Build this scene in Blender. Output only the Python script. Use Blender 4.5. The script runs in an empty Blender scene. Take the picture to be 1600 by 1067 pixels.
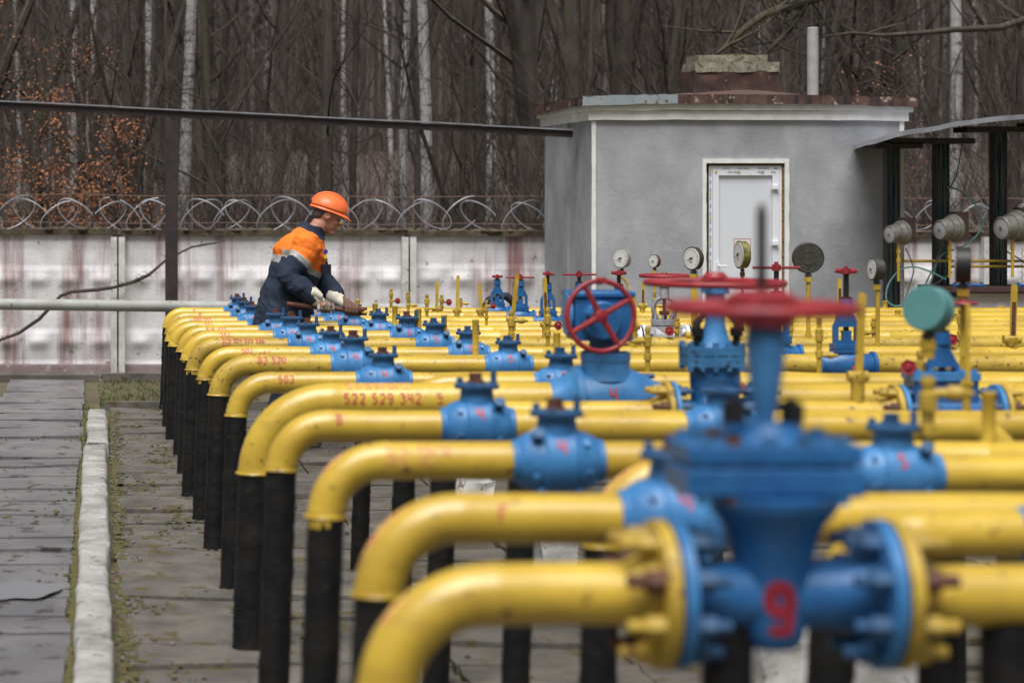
import bpy, bmesh, math, random
from mathutils import Vector as V, Matrix, noise
R = math.radians
sc = bpy.context.scene
COL = sc.collection
rnd = random.Random(7)

# ---------------------------------------------------------------- camera, sky, sun, exposure
F = 3500.0                      # focal length in pixels of the 1600 px wide photograph
CX, CY, H = 155.0, 297.0, 1.7   # vanishing point of the rows, eye height
def P(px, py, Z):
    return V(((px-CX)*Z/F, Z, H-(py-CY)*Z/F))
cam = bpy.data.cameras.new('camera'); camo = bpy.data.objects.new('camera', cam); COL.objects.link(camo)
camo.location = (0, 0, H); camo.rotation_euler = (R(90), 0, 0)
cam.sensor_width = 36; cam.lens = F/1600*36
cam.shift_x = (800-CX)/1600; cam.shift_y = -(533.5-CY)/1600
cam.clip_start = .1; cam.clip_end = 600
cam.dof.use_dof = True; cam.dof.focus_distance = 14.2; cam.dof.aperture_fstop = 2.9
sc.camera = camo
w = bpy.data.worlds.new('World'); sc.world = w; w.use_nodes = True
nt = w.node_tree; nt.nodes.clear()
sky = nt.nodes.new('ShaderNodeTexSky'); sky.sky_type = 'NISHITA'; sky.sun_disc = False
SUN_EL, SUN_ROT = 66, 198
sky.sun_elevation = R(SUN_EL); sky.sun_rotation = R(SUN_ROT); sky.air_density = 1.0; sky.dust_density = 4.0
hs = nt.nodes.new('ShaderNodeHueSaturation'); hs.inputs['Saturation'].default_value = .38
bg = nt.nodes.new('ShaderNodeBackground'); bg.inputs['Strength'].default_value = .05
wo = nt.nodes.new('ShaderNodeOutputWorld')
nt.links.new(sky.outputs[0], hs.inputs['Color']); nt.links.new(hs.outputs[0], bg.inputs['Color']); nt.links.new(bg.outputs[0], wo.inputs[0])
sl = bpy.data.lights.new('sun', 'SUN'); sl.energy = 3.1; sl.angle = R(42); sl.color = (1, .985, .97)
slo = bpy.data.objects.new('sun', sl); COL.objects.link(slo)
az = R(SUN_ROT)
d = V((math.sin(az)*math.cos(R(SUN_EL)), math.cos(az)*math.cos(R(SUN_EL)), math.sin(R(SUN_EL))))
slo.rotation_euler = d.to_track_quat('Z', 'Y').to_euler()
sc.view_settings.view_transform = 'Standard'; sc.view_settings.look = 'None'
sc.view_settings.exposure = 0.55; sc.view_settings.gamma = 1
sc.cycles.max_bounces = 6; sc.cycles.use_denoising = True

# ---------------------------------------------------------------- materials
def mat(name, col, rough=.6, var=None, vscale=4, spots=None, sscale=40, sthr=.62, bump=.0, bscale=60, metal=0, spec=.4, streak=None, streak_thr=.55, stretch=(6, 6, .7), coord='pos'):
    m = bpy.data.materials.new(name); m.use_nodes = True
    t = m.node_tree; n = t.nodes; L = t.links
    b = n['Principled BSDF']; b.inputs['Roughness'].default_value = rough; b.inputs['Metallic'].default_value = metal
    b.inputs['Specular IOR Level'].default_value = spec
    if coord == 'pos': co = n.new('ShaderNodeNewGeometry').outputs['Position']
    else: co = n.new('ShaderNodeTexCoord').outputs['Object']
    c = n.new('ShaderNodeRGB'); c.outputs[0].default_value = (*col, 1); cur = c.outputs[0]
    def noi(scale, detail=6, vec=None, rgh=.6):
        x = n.new('ShaderNodeTexNoise'); x.inputs['Scale'].default_value = scale; x.inputs['Detail'].default_value = detail
        x.inputs['Roughness'].default_value = rgh
        L.new(vec or co, x.inputs['Vector']); return x.outputs['Fac']
    def ramp(src, a, bb):
        r = n.new('ShaderNodeMapRange'); r.inputs['From Min'].default_value = a; r.inputs['From Max'].default_value = bb
        L.new(src, r.inputs['Value']); return r.outputs[0]
    def mix(f, c2):
        nonlocal cur
        x = n.new('ShaderNodeMix'); x.data_type = 'RGBA'
        L.new(f, x.inputs['Factor']); L.new(cur, x.inputs['A']); x.inputs['B'].default_value = (*c2, 1)
        cur = x.outputs['Result']
    if var: mix(ramp(noi(vscale), .38, .68), var)
    if streak:
        mp = n.new('ShaderNodeMapping'); mp.inputs['Scale'].default_value = stretch; L.new(co, mp.inputs['Vector'])
        mix(ramp(noi(1, 5, mp.outputs[0]), streak_thr, streak_thr+.16), streak)
    if spots: mix(ramp(noi(sscale, 3), sthr, sthr+.06), spots)
    L.new(cur, b.inputs['Base Color'])
    if bump:
        bp = n.new('ShaderNodeBump'); bp.inputs['Strength'].default_value = bump; bp.inputs['Distance'].default_value = .01
        L.new(noi(bscale, 8), bp.inputs['Height']); L.new(bp.outputs[0], b.inputs['Normal'])
    m['tree'] = 1
    return m
M = {}
M['yellow'] = mat('yellow_paint', (.60, .405, .046), .28, (.42, .27, .030), 3.5, (.15, .09, .03), 30, .65, .16, 90, spec=.6, streak=(.36, .23, .035), streak_thr=.55, stretch=(2.2, 3, 9))
M['yellow_dirty'] = mat('dirty_yellow_paint', (.50, .34, .045), .40, (.33, .22, .035), 9, (.12, .06, .025), 38, .60, .2, 80)
M['blue'] = mat('sky_blue_paint', (.065, .235, .49), .38, (.035, .15, .35), 9, (.04, .07, .09), 46, .66, .12, 90)
M['blue_deep'] = mat('deep_blue_paint', (.024, .13, .33), .36, (.015, .085, .23), 12, (.03, .05, .07), 44, .66, .12, 90)
M['blue_teal'] = mat('worn_blue_paint', (.05, .20, .40), .5, (.03, .13, .28), 14, (.03, .03, .03), 30, .58, .15, 90)
M['navy_bolt'] = mat('dark_blue_bolt_paint', (.03, .10, .22), .45, (.02, .06, .13), 30)
M['red9'] = mat('brushed_red_number', (.30, .015, .025), .6, (.24, .015, .03), 30)
M['blue_mid'] = mat('middle_blue_paint', (.045, .19, .42), .4, (.03, .13, .31), 12, (.03, .05, .07), 44, .64, .12, 90)
M['red'] = mat('red_paint', (.31, .028, .034), .40, (.20, .018, .024), 16, (.1, .03, .03), 60, .66)
M['redpaint'] = mat('red_lettering_paint', (.42, .04, .05), .6, (.55, .12, .09), 60)
M['redfade'] = mat('faded_red_paint', (.66, .28, .14), .6, (.6, .16, .10), 50, (.72, .5, .1), 90, .5)
M['black'] = mat('bitumen_black', (.005, .005, .006), .55, (.014, .013, .011), 9, (.035, .033, .018), 30, .69, .5, 30, spec=.25)
M['rust'] = mat('rusty_steel', (.13, .055, .035), .75, (.07, .03, .022), 30, None, 0, 0, .3, 80)
M['stem'] = mat('greased_steel', (.05, .04, .045), .35, (.09, .06, .06), 20, metal=.6)
M['grey_metal'] = mat('grey_valve_paint', (.36, .36, .38), .45, (.25, .25, .26), 20, metal=.1)
M['cast_grey'] = mat('weathered_cast_aluminium', (.25, .245, .22), .5, (.16, .155, .13), 25, metal=.3)
M['white'] = mat('white_paint', (.72, .73, .75), .45, (.62, .63, .65), 12)
M['whitew'] = mat('whitewash', (.62, .61, .60), .8, (.42, .40, .37), 9, (.2, .17, .13), 20, .62, .5, 40)
M['dial'] = mat('dial_white', (.68, .68, .64), .4)
M['dark'] = mat('dark_gauge_case', (.035, .033, .03), .5, (.07, .065, .05), 40)
M['silver'] = mat('aged_silver_case', (.42, .41, .34), .35, (.3, .29, .22), 40, metal=.4)
M['oldcase'] = mat('peeling_yellow_green_case', (.23, .21, .05), .55, (.05, .05, .03), 50)
M['teal'] = mat('teal_gauge_back', (.085, .235, .23), .55, (.07, .20, .195), 12)
M['steel_dark'] = mat('dark_brown_steel', (.026, .021, .022), .6, (.05, .035, .03), 10, None, 0, 0, .2, 40)
M['galv'] = mat('weathered_zinc', (.30, .31, .34), .45, (.2, .2, .22), 8, metal=.2)
M['pale_pipe'] = mat('pale_grey_pipe_paint', (.36, .37, .35), .6, (.27, .27, .24), 6, (.14, .12, .08), 25, .64)
M['tape'] = mat('cable_green', (.045, .10, .10), .5, (.03, .06, .06), 30)
M['cable_olive'] = mat('cable_olive', (.10, .11, .07), .5)
M['cable_blue'] = mat('cable_blue', (.03, .06, .11), .5)
M['cable_teal'] = mat('cable_teal', (.14, .28, .28), .5)
M['cable_black'] = mat('cable_black', (.015, .015, .015), .5)
M['render'] = mat('grey_cement_render', (.40, .41, .43), .85, (.27, .28, .30), 2.6, (.38, .39, .41), 12, .64, .35, 30, streak=(.31, .32, .335), streak_thr=.52, stretch=(3.5, 3.5, 1.2))
M['trim'] = mat('white_trim_paint', (.80, .80, .78), .7, (.66, .66, .62), 9, (.25, .22, .17), 30, .68)
M['flash'] = mat('rusty_roof_flashing', (.075, .035, .028), .6, (.13, .075, .06), 9, (.32, .29, .2), 18, .60, streak=(.02, .014, .015), streak_thr=.48, stretch=(14, 3, 1))
M['flash_grey'] = mat('bluish_zinc_flashing', (.24, .29, .31), .5, (.30, .33, .33), 9, (.16, .07, .03), 22, .60)
M['roofred'] = mat('red_roofing_felt', (.11, .06, .053), .85, (.07, .045, .04), 5)
M['chim_red'] = mat('flaking_red_brown_paint', (.085, .042, .034), .85, (.010, .009, .010), 5, (.25, .21, .16), 18, .66, .4, 30)
M['chim_cap'] = mat('mossy_concrete_cap', (.27, .26, .21), .9, (.16, .15, .09), 14, (.10, .10, .05), 30, .55, .5, 40)
M['asb'] = mat('stained_asbestos_cement', (.42, .42, .41), .85, (.30, .30, .28), 9, None, 0, 0, .2, 40, streak=(.12, .11, .1), streak_thr=.58)
M['pvc'] = mat('white_pvc', (.74, .76, .80), .35)
M['pvc2'] = mat('white_pvc_panel', (.66, .69, .73), .35)
M['foam'] = mat('orange_mounting_foam', (.35, .18, .05), .9, (.16, .09, .03), 50)
M['ink'] = mat('film_print_blue', (.10, .12, .30), .6)
M['inky'] = mat('film_print_yellow', (.55, .45, .12), .6)
M['wall'] = mat('limewashed_concrete', (.78, .765, .77), .9, (.58, .56, .57), 3.5, (.24, .21, .17), 16, .66, .4, 40, streak=(.27, .16, .155), streak_thr=.50, stretch=(4.2, 1, .35))
M['wallbase'] = mat('stained_wall_foot', (.33, .26, .26), .9, (.24, .18, .18), 5, (.42, .38, .38), 14, .6, .4, 40)
M['wallpost'] = mat('limewashed_post', (.66, .65, .63), .9, (.44, .42, .39), 6, (.2, .18, .14), 20, .64, .4, 40)
M['coping'] = mat('mossy_dark_coping', (.04, .03, .022), .95, (.11, .085, .055), 8, (.10, .10, .04), 20, .6, .6, 30)
M['wire'] = mat('galvanised_razor_wire', (.38, .39, .42), .45, metal=.4)
M['wire_rust'] = mat('rusty_wire', (.20, .13, .10), .7)
M['dirt'] = mat('brown_soil', (.13, .095, .065), .95, (.075, .062, .04), 3, (.10, .11, .035), 9, .52, .8, 30)
M['litter'] = mat('leaf_litter', (.095, .074, .066), .95, (.06, .047, .042), 2, (.15, .08, .045), 14, .6, .8, 20)
M['slab'] = mat('damp_concrete_slab', (.125, .122, .128), .30, (.19, .183, .18), 2.2, (.06, .055, .05), 7, .58, .4, 40)
M['slab_dirty'] = mat('dirty_mossy_slab', (.138, .124, .108), .55, (.068, .062, .055), 3.6, (.085, .068, .03), 6, .56, .6, 30)
M['kerb'] = mat('flaking_white_kerb', (.39, .378, .36), .8, (.19, .18, .165), 5, (.16, .14, .11), 18, .6, .5, 30, streak=(.30, .28, .25), streak_thr=.57, stretch=(9, 2, 4))
M['water'] = mat('puddle_sky_tint', (.21, .215, .23), .2, spec=.7)  # pale base colour stands in for sky reflected in the puddle
M['mud'] = mat('dried_mud', (.10, .085, .065), .95, (.06, .055, .04), 12, None, 0, 0, .6, 40)
M['moss'] = mat('yellow_green_moss', (.085, .078, .022), .95, (.05, .062, .018), 9, (.09, .062, .028), 30, .5)
M['grass'] = mat('dull_grass', (.075, .10, .03), .8, (.13, .12, .05), 5)
M['gravel'] = mat('pale_gravel', (.15, .14, .13), .9, (.07, .065, .06), 20)
M['bark'] = mat('dark_bark', (.048, .039, .034), .95, (.09, .075, .064), 3, (.06, .065, .03), 8, .6, .6, 20)
M['bark2'] = mat('grey_brown_bark', (.118, .096, .082), .95, (.055, .045, .038), 3, (.09, .095, .045), 7, .6, .6, 20)
M['bark3'] = mat('olive_bark', (.075, .066, .042), .95, (.055, .05, .036), 3, None, 0, 0, .6, 20)
M['birch'] = mat('birch_bark', (.46, .45, .43), .85, (.30, .29, .28), 5, None, 0, 0, .3, 20, streak=(.045, .04, .035), streak_thr=.53, stretch=(3, 3, 16))
M['twig'] = mat('twigs', (.075, .056, .047), .9, (.04, .031, .027), 2)
M['farwood'] = mat('far_wood', (.125, .103, .094), .95, (.065, .054, .049), .7, None, 0, 0, 0)
M['farpale'] = mat('far_pale_wood', (.24, .22, .22), .95, (.15, .135, .13), .9)
M['leaf'] = mat('rusty_dead_leaves', (.38, .155, .07), .85, (.26, .115, .06), 6)
M['skin'] = mat('skin', (.52, .26, .19), .55, (.46, .20, .145), 30)
M['hair'] = mat('short_grey_hair', (.06, .05, .045), .8, (.14, .13, .12), 200)
M['navy'] = mat('navy_workwear', (.012, .020, .040), .85, (.018, .028, .052), 8, None, 0, 0, .25, 12)
M['orange'] = mat('orange_workwear', (.85, .19, .015), .8, (.75, .16, .012), 8, None, 0, 0, .25, 12)
M['reflect'] = mat('grey_reflective_tape', (.34, .34, .33), .5, (.28, .28, .27), 30)
M['helmet'] = mat('orange_helmet_plastic', (.88, .175, .05), .35, (.80, .16, .045), 6)
M['glove'] = mat('cream_glove_cuff', (.62, .58, .50), .85, (.5, .46, .38), 40)
M['glove_grey'] = mat('dirty_glove', (.12, .10, .085), .9, (.25, .20, .16), 50)
M['glove_brown'] = mat('rust_stained_glove', (.16, .085, .06), .9, (.09, .05, .04), 50)
M['lens'] = mat('safety_lens', (.5, .5, .5), .1)
M['badge'] = mat('blue_badge', (.05, .08, .35), .7)
M['badgey'] = mat('yellow_badge', (.75, .5, .05), .7)
M['backprint'] = mat('faded_back_print', (.75, .45, .45), .8)
M['boot'] = mat('black_boot', (.02, .018, .016), .5)
M['rubber'] = mat('black_rubber', (.016, .016, .018), .6)
M['maroon'] = mat('maroon_angle_iron', (.07, .035, .035), .6, (.05, .03, .03), 12)
M['tank'] = mat('pale_grey_cabinet_paint', (.46, .46, .50), .6, (.40, .40, .43), 5, (.25, .2, .17), 26, .68)
# let light through thin clear glass
# ---------------------------------------------------------------- mesh builder
WL = {}
class MB:
    def __init__(s): s.v = []; s.f = []; s.mi = []; s.cm = 0
    def add(s, vs, fs):
        o = len(s.v); s.v += [V(x) for x in vs]; s.f += [tuple(i+o for i in f) for f in fs]; s.mi += [s.cm]*len(fs); return s
    def box(s, c, size, rot=None, taper=1):
        c = V(c); x, y, z = (q/2 for q in size)
        vs = [V((a*x*(taper if cc > 0 else 1), b*y*(taper if cc > 0 else 1), cc*z)) for cc in (-1, 1) for b in (-1, 1) for a in (-1, 1)]
        if rot is not None: vs = [rot @ q for q in vs]
        return s.add([q+c for q in vs], [(0, 2, 3, 1), (4, 5, 7, 6), (0, 1, 5, 4), (2, 6, 7, 3), (0, 4, 6, 2), (1, 3, 7, 5)])
    def tube(s, pts, r, n=16, caps=True, flat=None):
        pts = [V(p) for p in pts]; k = len(pts)
        if not hasattr(r, '__len__'): r = [r]*k
        up = None; rings = []
        for i in range(k):
            t = (pts[min(i+1, k-1)]-pts[max(i-1, 0)]).normalized()
            if up is None:
                up = V((0, 0, 1)) if abs(t.z) < .9 else V((0, 1, 0))
            a = up.cross(t)
            if a.length < 1e-5: a = V((1, 0, 0)).cross(t)
            a.normalize(); b = t.cross(a).normalized(); up = b
            rings.append([pts[i]+(a*math.cos(2*math.pi*j/n)+b*math.sin(2*math.pi*j/n)*(flat or 1))*r[i] for j in range(n)])
        vs = [q for g in rings for q in g]; fs = []
        for i in range(k-1):
            for j in range(n):
                j2 = (j+1) % n; fs.append((i*n+j, i*n+j2, (i+1)*n+j2, (i+1)*n+j))
        if caps: fs.append(tuple(range(n-1, -1, -1))); fs.append(tuple((k-1)*n+j for j in range(n)))
        return s.add(vs, fs)
    def cyl(s, a, b, r, r2=None, n=16): return s.tube([a, b], [r, r if r2 is None else r2], n)
    def lathe(s, o, d, prof, n=24, sy=1):
        o = V(o); d = V(d).normalized()
        a = (V((0, 0, 1)) if abs(d.z) < .9 else V((1, 0, 0))).cross(d).normalized(); b = d.cross(a)
        vs = []; fs = []; k = len(prof)
        for t, r in prof:
            for j in range(n):
                an = 2*math.pi*j/n; vs.append(o+d*t+(a*math.cos(an)+b*math.sin(an)*sy)*max(r, 1e-4))
        for i in range(k-1):
            for j in range(n):
                j2 = (j+1) % n; fs.append((i*n+j, i*n+j2, (i+1)*n+j2, (i+1)*n+j))
        fs.append(tuple(range(n-1, -1, -1))); fs.append(tuple((k-1)*n+j for j in range(n)))
        return s.add(vs, fs)
    def prism(s, poly, o, ax, ay, az, th):     # polygon in (ax, ay) from o, extruded +-th/2 along az
        o, ax, ay, az = V(o), V(ax), V(ay), V(az); n = len(poly)
        vs = [o+ax*x+ay*y-az*th/2 for x, y in poly]+[o+ax*x+ay*y+az*th/2 for x, y in poly]
        fs = [tuple(range(n-1, -1, -1)), tuple(range(n, 2*n))]+[(i, (i+1) % n, (i+1) % n+n, i+n) for i in range(n)]
        return s.add(vs, fs)
    def torus(s, c, d, rr, r, n=32, m=8, e=1):
        c = V(c); d = V(d).normalized(); a = (V((0, 0, 1)) if abs(d.z) < .9 else V((1, 0, 0))).cross(d).normalized(); b = d.cross(a)
        vs = []; fs = []
        for i in range(n):
            t = 2*math.pi*i/n; q = a*math.cos(t)+b*math.sin(t)
            for j in range(m):
                u = 2*math.pi*j/m; vs.append(c+q*(rr+r*math.cos(u))+d*r*math.sin(u)*e)
        for i in range(n):
            for j in range(m):
                fs.append((i*m+j, ((i+1) % n)*m+j, ((i+1) % n)*m+(j+1) % m, i*m+(j+1) % m))
        return s.add(vs, fs)
    def ell(s, c, r, n=16, m=10, rot=None):
        c = V(c); vs = []; fs = []
        for i in range(m+1):
            th = math.pi*i/m
            for j in range(n):
                ph = 2*math.pi*j/n
                q = V((r[0]*math.sin(th)*math.cos(ph), r[1]*math.sin(th)*math.sin(ph), r[2]*math.cos(th)))
                if rot is not None: q = rot @ q
                vs.append(q+c)
        for i in range(m):
            for j in range(n):
                fs.append((i*n+j, (i+1)*n+j, (i+1)*n+(j+1) % n, i*n+(j+1) % n))
        return s.add(vs, fs)
    def build(s, name, m, parent=None, loc=None, smooth=True, ang=38, weld=True):
        if parent is not None: org = WL[parent.name]
        else: org = V(loc) if loc is not None else V((0, 0, 0))
        me = bpy.data.meshes.new(name)
        me.from_pydata([q-org for q in s.v], [], s.f)
        ms = m if isinstance(m, (list, tuple)) else [m]
        for q in ms: me.materials.append(M[q] if isinstance(q, str) else q)
        if len(ms) > 1: me.polygons.foreach_set('material_index', s.mi)
        b = bmesh.new(); b.from_mesh(me)
        if weld: bmesh.ops.remove_doubles(b, verts=b.verts, dist=2e-5)
        bmesh.ops.recalc_face_normals(b, faces=b.faces); b.to_mesh(me); b.free()
        if smooth:
            me.polygons.foreach_set('use_smooth', [True]*len(me.polygons)); me.set_sharp_from_angle(angle=R(ang))
        o = bpy.data.objects.new(name, me); COL.objects.link(o)
        if parent is not None: o.parent = parent
        else: o.location = org
        WL[o.name] = org
        return o
def tag(o, label=None, cat=None, group=None, kind=None):
    if label: o['label'] = label
    if cat: o['category'] = cat
    if group: o['group'] = group
    if kind: o['kind'] = kind
    return o
def thing(name, label, cat, loc, group=None):
    o = bpy.data.objects.new(name, None); COL.objects.link(o); o.location = V(loc); o.empty_display_size = .1
    WL[o.name] = V(loc); return tag(o, label, cat, group)
def copy_tree(o, parent=None):
    c = o.copy(); COL.objects.link(c); c.parent = parent
    for ch in list(o.children): copy_tree(ch, c)
    return c

# ---------------------------------------------------------------- brush lettering
def arc(cx, cy, rx, ry, a0, a1, n=10):
    return [(cx+rx*math.cos(R(a0+(a1-a0)*i/n)), cy+ry*math.sin(R(a0+(a1-a0)*i/n))) for i in range(n+1)]
GL = {
 '0': [arc(.3, .5, .27, .48, 0, 360, 18)], '1': [[(.1, .75), (.35, 1), (.35, 0)]],
 '2': [arc(.3, .72, .26, .27, 160, -40, 8)+[(.03, .02), (.6, .02)]],
 '3': [arc(.28, .74, .26, .25, 150, -80, 8)+arc(.28, .26, .29, .26, 80, -150, 8)],
 '4': [[(.08, 1), (.05, .45), (.55, .5)], [(.5, 1), (.52, 0)]],
 '5': [[(.55, .98), (.12, .98), (.1, .58)]+arc(.28, .3, .29, .3, 120, -140, 9)],
 '6': [arc(.4, .45, .36, .52, 110, 190, 6)+arc(.3, .27, .27, .26, 180, 540, 14)],
 '7': [[(.03, .97), (.58, .97), (.22, 0)]],
 '8': [arc(.3, .74, .22, .24, 0, 360, 12), arc(.3, .25, .27, .25, 0, 360, 12)],
 '9': [arc(.3, .70, .27, .28, 0, 360, 12), [(.57, .7), (.56, .3)]+arc(.3, .22, .26, .2, 20, -150, 8)],
 'P': [[(.05, 0), (.05, 1)], [(.05, .98)]+arc(.25, .72, .3, .26, 90, -90, 8)+[(.05, .46)]],
 'B': [[(.05, 0), (.05, 1)], [(.05, .98)]+arc(.25, .74, .26, .24, 90, -90, 8)+arc(.25, .26, .32, .25, 90, -90, 8)+[(.05, .01)]],
 'F': [[(.05, 0), (.05, 1), (.65, .98)], [(.05, .52), (.35, .52)]],
 '-': [[(.1, .5), (.5, .5)]], 'C': [arc(.32, .5, .28, .48, 50, 310, 12)], 'E': [[(.55, .98), (.05, .98), (.05, .02), (.55, .02)], [(.05, .5), (.45, .5)]],
 'T': [[(.0, .98), (.6, .98)], [(.3, .98), (.3, 0)]], 'N': [[(.05, 0), (.05, 1), (.55, 0), (.55, 1)]], 'K': [[(.05, 0), (.05, 1)], [(.55, 1), (.05, .48), (.55, 0)]], 'O': [arc(.3, .5, .27, .48, 0, 360, 18)],
}
def ribbons(text, u0, v0, hh, ww=None, gap=.28, th=.12, wob=.03, seed=0):
    """brush strokes of a text: list of quads strips [(u,v) left, (u,v) right] in metres"""
    q = random.Random(seed); x = 0; out = []
    ww = ww or hh*.95
    for ch in text:
        if ch == ' ': x += .55; continue
        a = q.uniform(-.04, .04)
        for st in GL[ch]:
            pts = []
            for (p0, p1) in zip(st[:-1], st[1:]):
                k = max(1, int(math.hypot(p1[0]-p0[0], p1[1]-p0[1])/.12))
                for i in range(k): pts.append((p0[0]+(p1[0]-p0[0])*i/k, p0[1]+(p1[1]-p0[1])*i/k))
            pts.append(st[-1])
            pts = [((x+px+a*py+q.uniform(-wob, wob)*.5)*ww+u0, (py+q.uniform(-wob, wob)*.5)*hh+v0) for px, py in pts]
            L, Rr = [], []
            for i, p in enumerate(pts):
                t = V(pts[min(i+1, len(pts)-1)])-V(pts[max(i-1, 0)]); t.normalize()
                wdt = th*hh*.5*(1+q.uniform(-.2, .25))
                L.append((p[0]-t.y*wdt, p[1]+t.x*wdt)); Rr.append((p[0]+t.y*wdt, p[1]-t.x*wdt))
            out.append((L, Rr))
        x += .6+gap
    return out, x*ww
def letter(mb, text, fmap, u0, v0, hh, **k):
    rb, wd = ribbons(text, u0, v0, hh, **k)
    for L, Rr in rb:
        n = len(L); vs = [fmap(*p) for p in L]+[fmap(*p) for p in Rr]
        mb.add(vs, [(i, i+1, n+i+1, n+i) for i in range(n-1)])
    return wd
def cylmap(c, r):          # onto the camera side of a horizontal pipe along X; u = X, v = metres up round the pipe from its front line
    c = V(c)
    def f(u, v):
        a = v/r
        return V((u, c.y-math.cos(a)*(r+.0012), c.z+math.sin(a)*(r+.0012)))
    return f
# ================================================================ the ground
g = MB(); g.add([(-60, -6, -.03), (90, -6, -.03), (90, 24, -.03), (-60, 24, -.03)], [(0, 1, 2, 3)])
# rising ground added behind the wall to block bright sky between the trunks
nx, ny = 60, 40; vs = []; fs = []
for j in range(ny+1):
    for i in range(nx+1):
        x = -60+150*i/nx; t = j/ny; y = 24+150*t
        z = -.03+(24*t**1.5 if t > 0 else 0)+(noise.noise(V((x*.1, y*.1, 0)))*.9*min(1, t*6))
        vs.append((x, y, z))
for j in range(ny):
    for i in range(nx): a = j*(nx+1)+i; fs.append((a, a+1, a+nx+2, a+nx+1))
g.build('ground', 'dirt', smooth=True).__setitem__('kind', 'structure')
g2 = MB(); g2.add(vs, fs); o = g2.build('backing_hillside', 'litter'); o['kind'] = 'structure'

def slab_field(name, m, xs, y0, y1, pitch, gap, zb, seed, thick=.05, wob=.008):
    q = random.Random(seed); mb = MB(); y = y0
    while y < y1:
        L = pitch*q.uniform(.8, 1.25); yy = min(y+L-gap, y1)
        for x0, x1 in xs:
            x0j = x0+q.uniform(-.012, .012); x1j = x1+q.uniform(-.014, .014)
            dz = q.uniform(-wob, wob) if not (seed == 3 and y < 9.5 and yy > 9.2) else -.004; tx = q.uniform(-.008, .008); ty = q.uniform(-.012, .012)*(0 if seed == 3 and y < 9.5 and yy > 9.2 else 1); nxs, nys = 7, 4
            tp = []
            for jj in range(nys+1):
                for ii in range(nxs+1):
                    u, v = ii/nxs, jj/nys; X = x0j+(x1j-x0j)*u; Y = y+(yy-y)*v
                    ex = noise.noise(V((X*3, Y*3, seed)))*.012
                    if ii in (0, nxs): X += noise.noise(V((Y*9, seed, X)))*.012
                    if jj in (0, nys): Y += noise.noise(V((X*7, Y*5, seed)))*.02
                    edge = -.012 if (ii in (0, nxs) or jj in (0, nys)) else 0
                    tp.append((X, Y, zb+dz+tx*(u-.5)*2+ty*(v-.5)+ex*.4+edge*.5))
            n0 = len(tp); bt = [(a, b, c-thick) for a, b, c in tp]
            f = []
            W = nxs+1
            for jj in range(nys):
                for ii in range(nxs): a = jj*W+ii; f.append((a, a+1, a+W+1, a+W))
            for ii in range(nxs): f.append((ii, ii+1, ii+1+n0, ii+n0)); a = nys*W+ii; f.append((a, a+n0, a+1+n0, a+1))
            for jj in range(nys): a = jj*W; f.append((a, a+n0, a+W+n0, a+W)); a = jj*W+nxs; f.append((a, a+W, a+W+n0, a+n0))
            mb.add(tp+bt, f)
        y += L
    o = mb.build(name, m, ang=50); o['kind'] = 'structure'; return o
slab_field('path', 'slab', [(-.79, -.122)], .5, 20.0, .42, .026, .022, 3, wob=.014)
slab_field('pavement', 'slab_dirty', [(.085, .62), (.635, 1.25), (1.265, 1.9), (1.915, 2.6), (2.62, 3.3), (3.32, 4.0), (4.02, 4.8), (4.82, 5.6), (5.62, 6.6)], .4, 17.3, .46, .024, .012, 5, wob=.010)
# kerb of the path
mb = MB(); y = .3
q = random.Random(4); joints = [.3, 2.6, 4.6, 6.55, 8.15, 9.30, 11.15, 14.4, 16.6]
for y0, y1 in zip(joints[:-1], joints[1:]):
    n = max(3, int((y1-y0)/.07)); L = []; tilt = q.uniform(-.006, .006); dx = q.uniform(-.008, .008)
    prof = [(-.078, -.08), (-.080, .055), (-.066, .068), (.045, .068), (.060, .055), (.066, -.08)]
    vs = []; fs = []
    for i in range(n+1):
        Y = y0+.008+(y1-y0-.016)*i/n
        for (a, b) in prof:
            nn = noise.noise(V((a*9, Y*1.7, 2)))*.012+noise.noise(V((a*20, Y*7, 5)))*.006
            vs.append((a-.012+nn+dx, Y, b+tilt+(nn*.6 if b > 0 else 0)+(.012 if y0 > 13 else 0)))
    k = len(prof)
    for i in range(n):
        for j in range(k-1): fs.append((i*k+j, i*k+j+1, (i+1)*k+j+1, (i+1)*k+j))
    fs += [tuple(range(k)), tuple(n*k+j for j in range(k))]
    mb.add(vs, fs)
o = mb.build('kerb', 'kerb', ang=50); o['kind'] = 'structure'
mb = MB()
for a, b, Y, z in ((-.95, .0, 20.16, .03), (.02, .9, 20.16, .045), (.9, 3.6, 20.18, .045), (.03, .95, 17.55, .035), (.97, 3.0, 17.56, .035)):
    mb.box(((a+b)/2, Y, z/2-.02), (b-a-.01, .07, z+.06))
o = mb.build('edging_kerb', 'slab_dirty'); o['kind'] = 'structure'
# moss, grass, gravel
def tufts(name, m, spots, n, h, wdt, seed):
    q = random.Random(seed); mb = MB()
    for i in range(n):
        x, y, z = spots(q)
        for k in range(3):
            a = q.uniform(0, 6.28); hh = h*q.uniform(.4, 1.2); b = V((x+q.uniform(-.01, .01), y+q.uniform(-.01, .01), z))
            t = b+V((math.cos(a)*hh*.7, math.sin(a)*hh*.7, hh)); s = V((-math.sin(a), math.cos(a), 0))*wdt*q.uniform(.5, 1.2)
            mb.add([b-s, b+s, t+s*.3, t-s*.3], [(0, 1, 2, 3)])
    o = mb.build(name, m, weld=False, smooth=False); return tag(o, kind='stuff')
def moss_mb(spots, n, seed, rmax=.03):
    q = random.Random(seed); mb = MB()
    for i in range(n):
        x, y, z = spots(q); r = rmax*q.uniform(.25, 1)
        mb.ell((x, y, z), (r*q.uniform(.7, 1.5), r*q.uniform(.7, 1.8), r*.32), 7, 4)
    return mb
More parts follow.
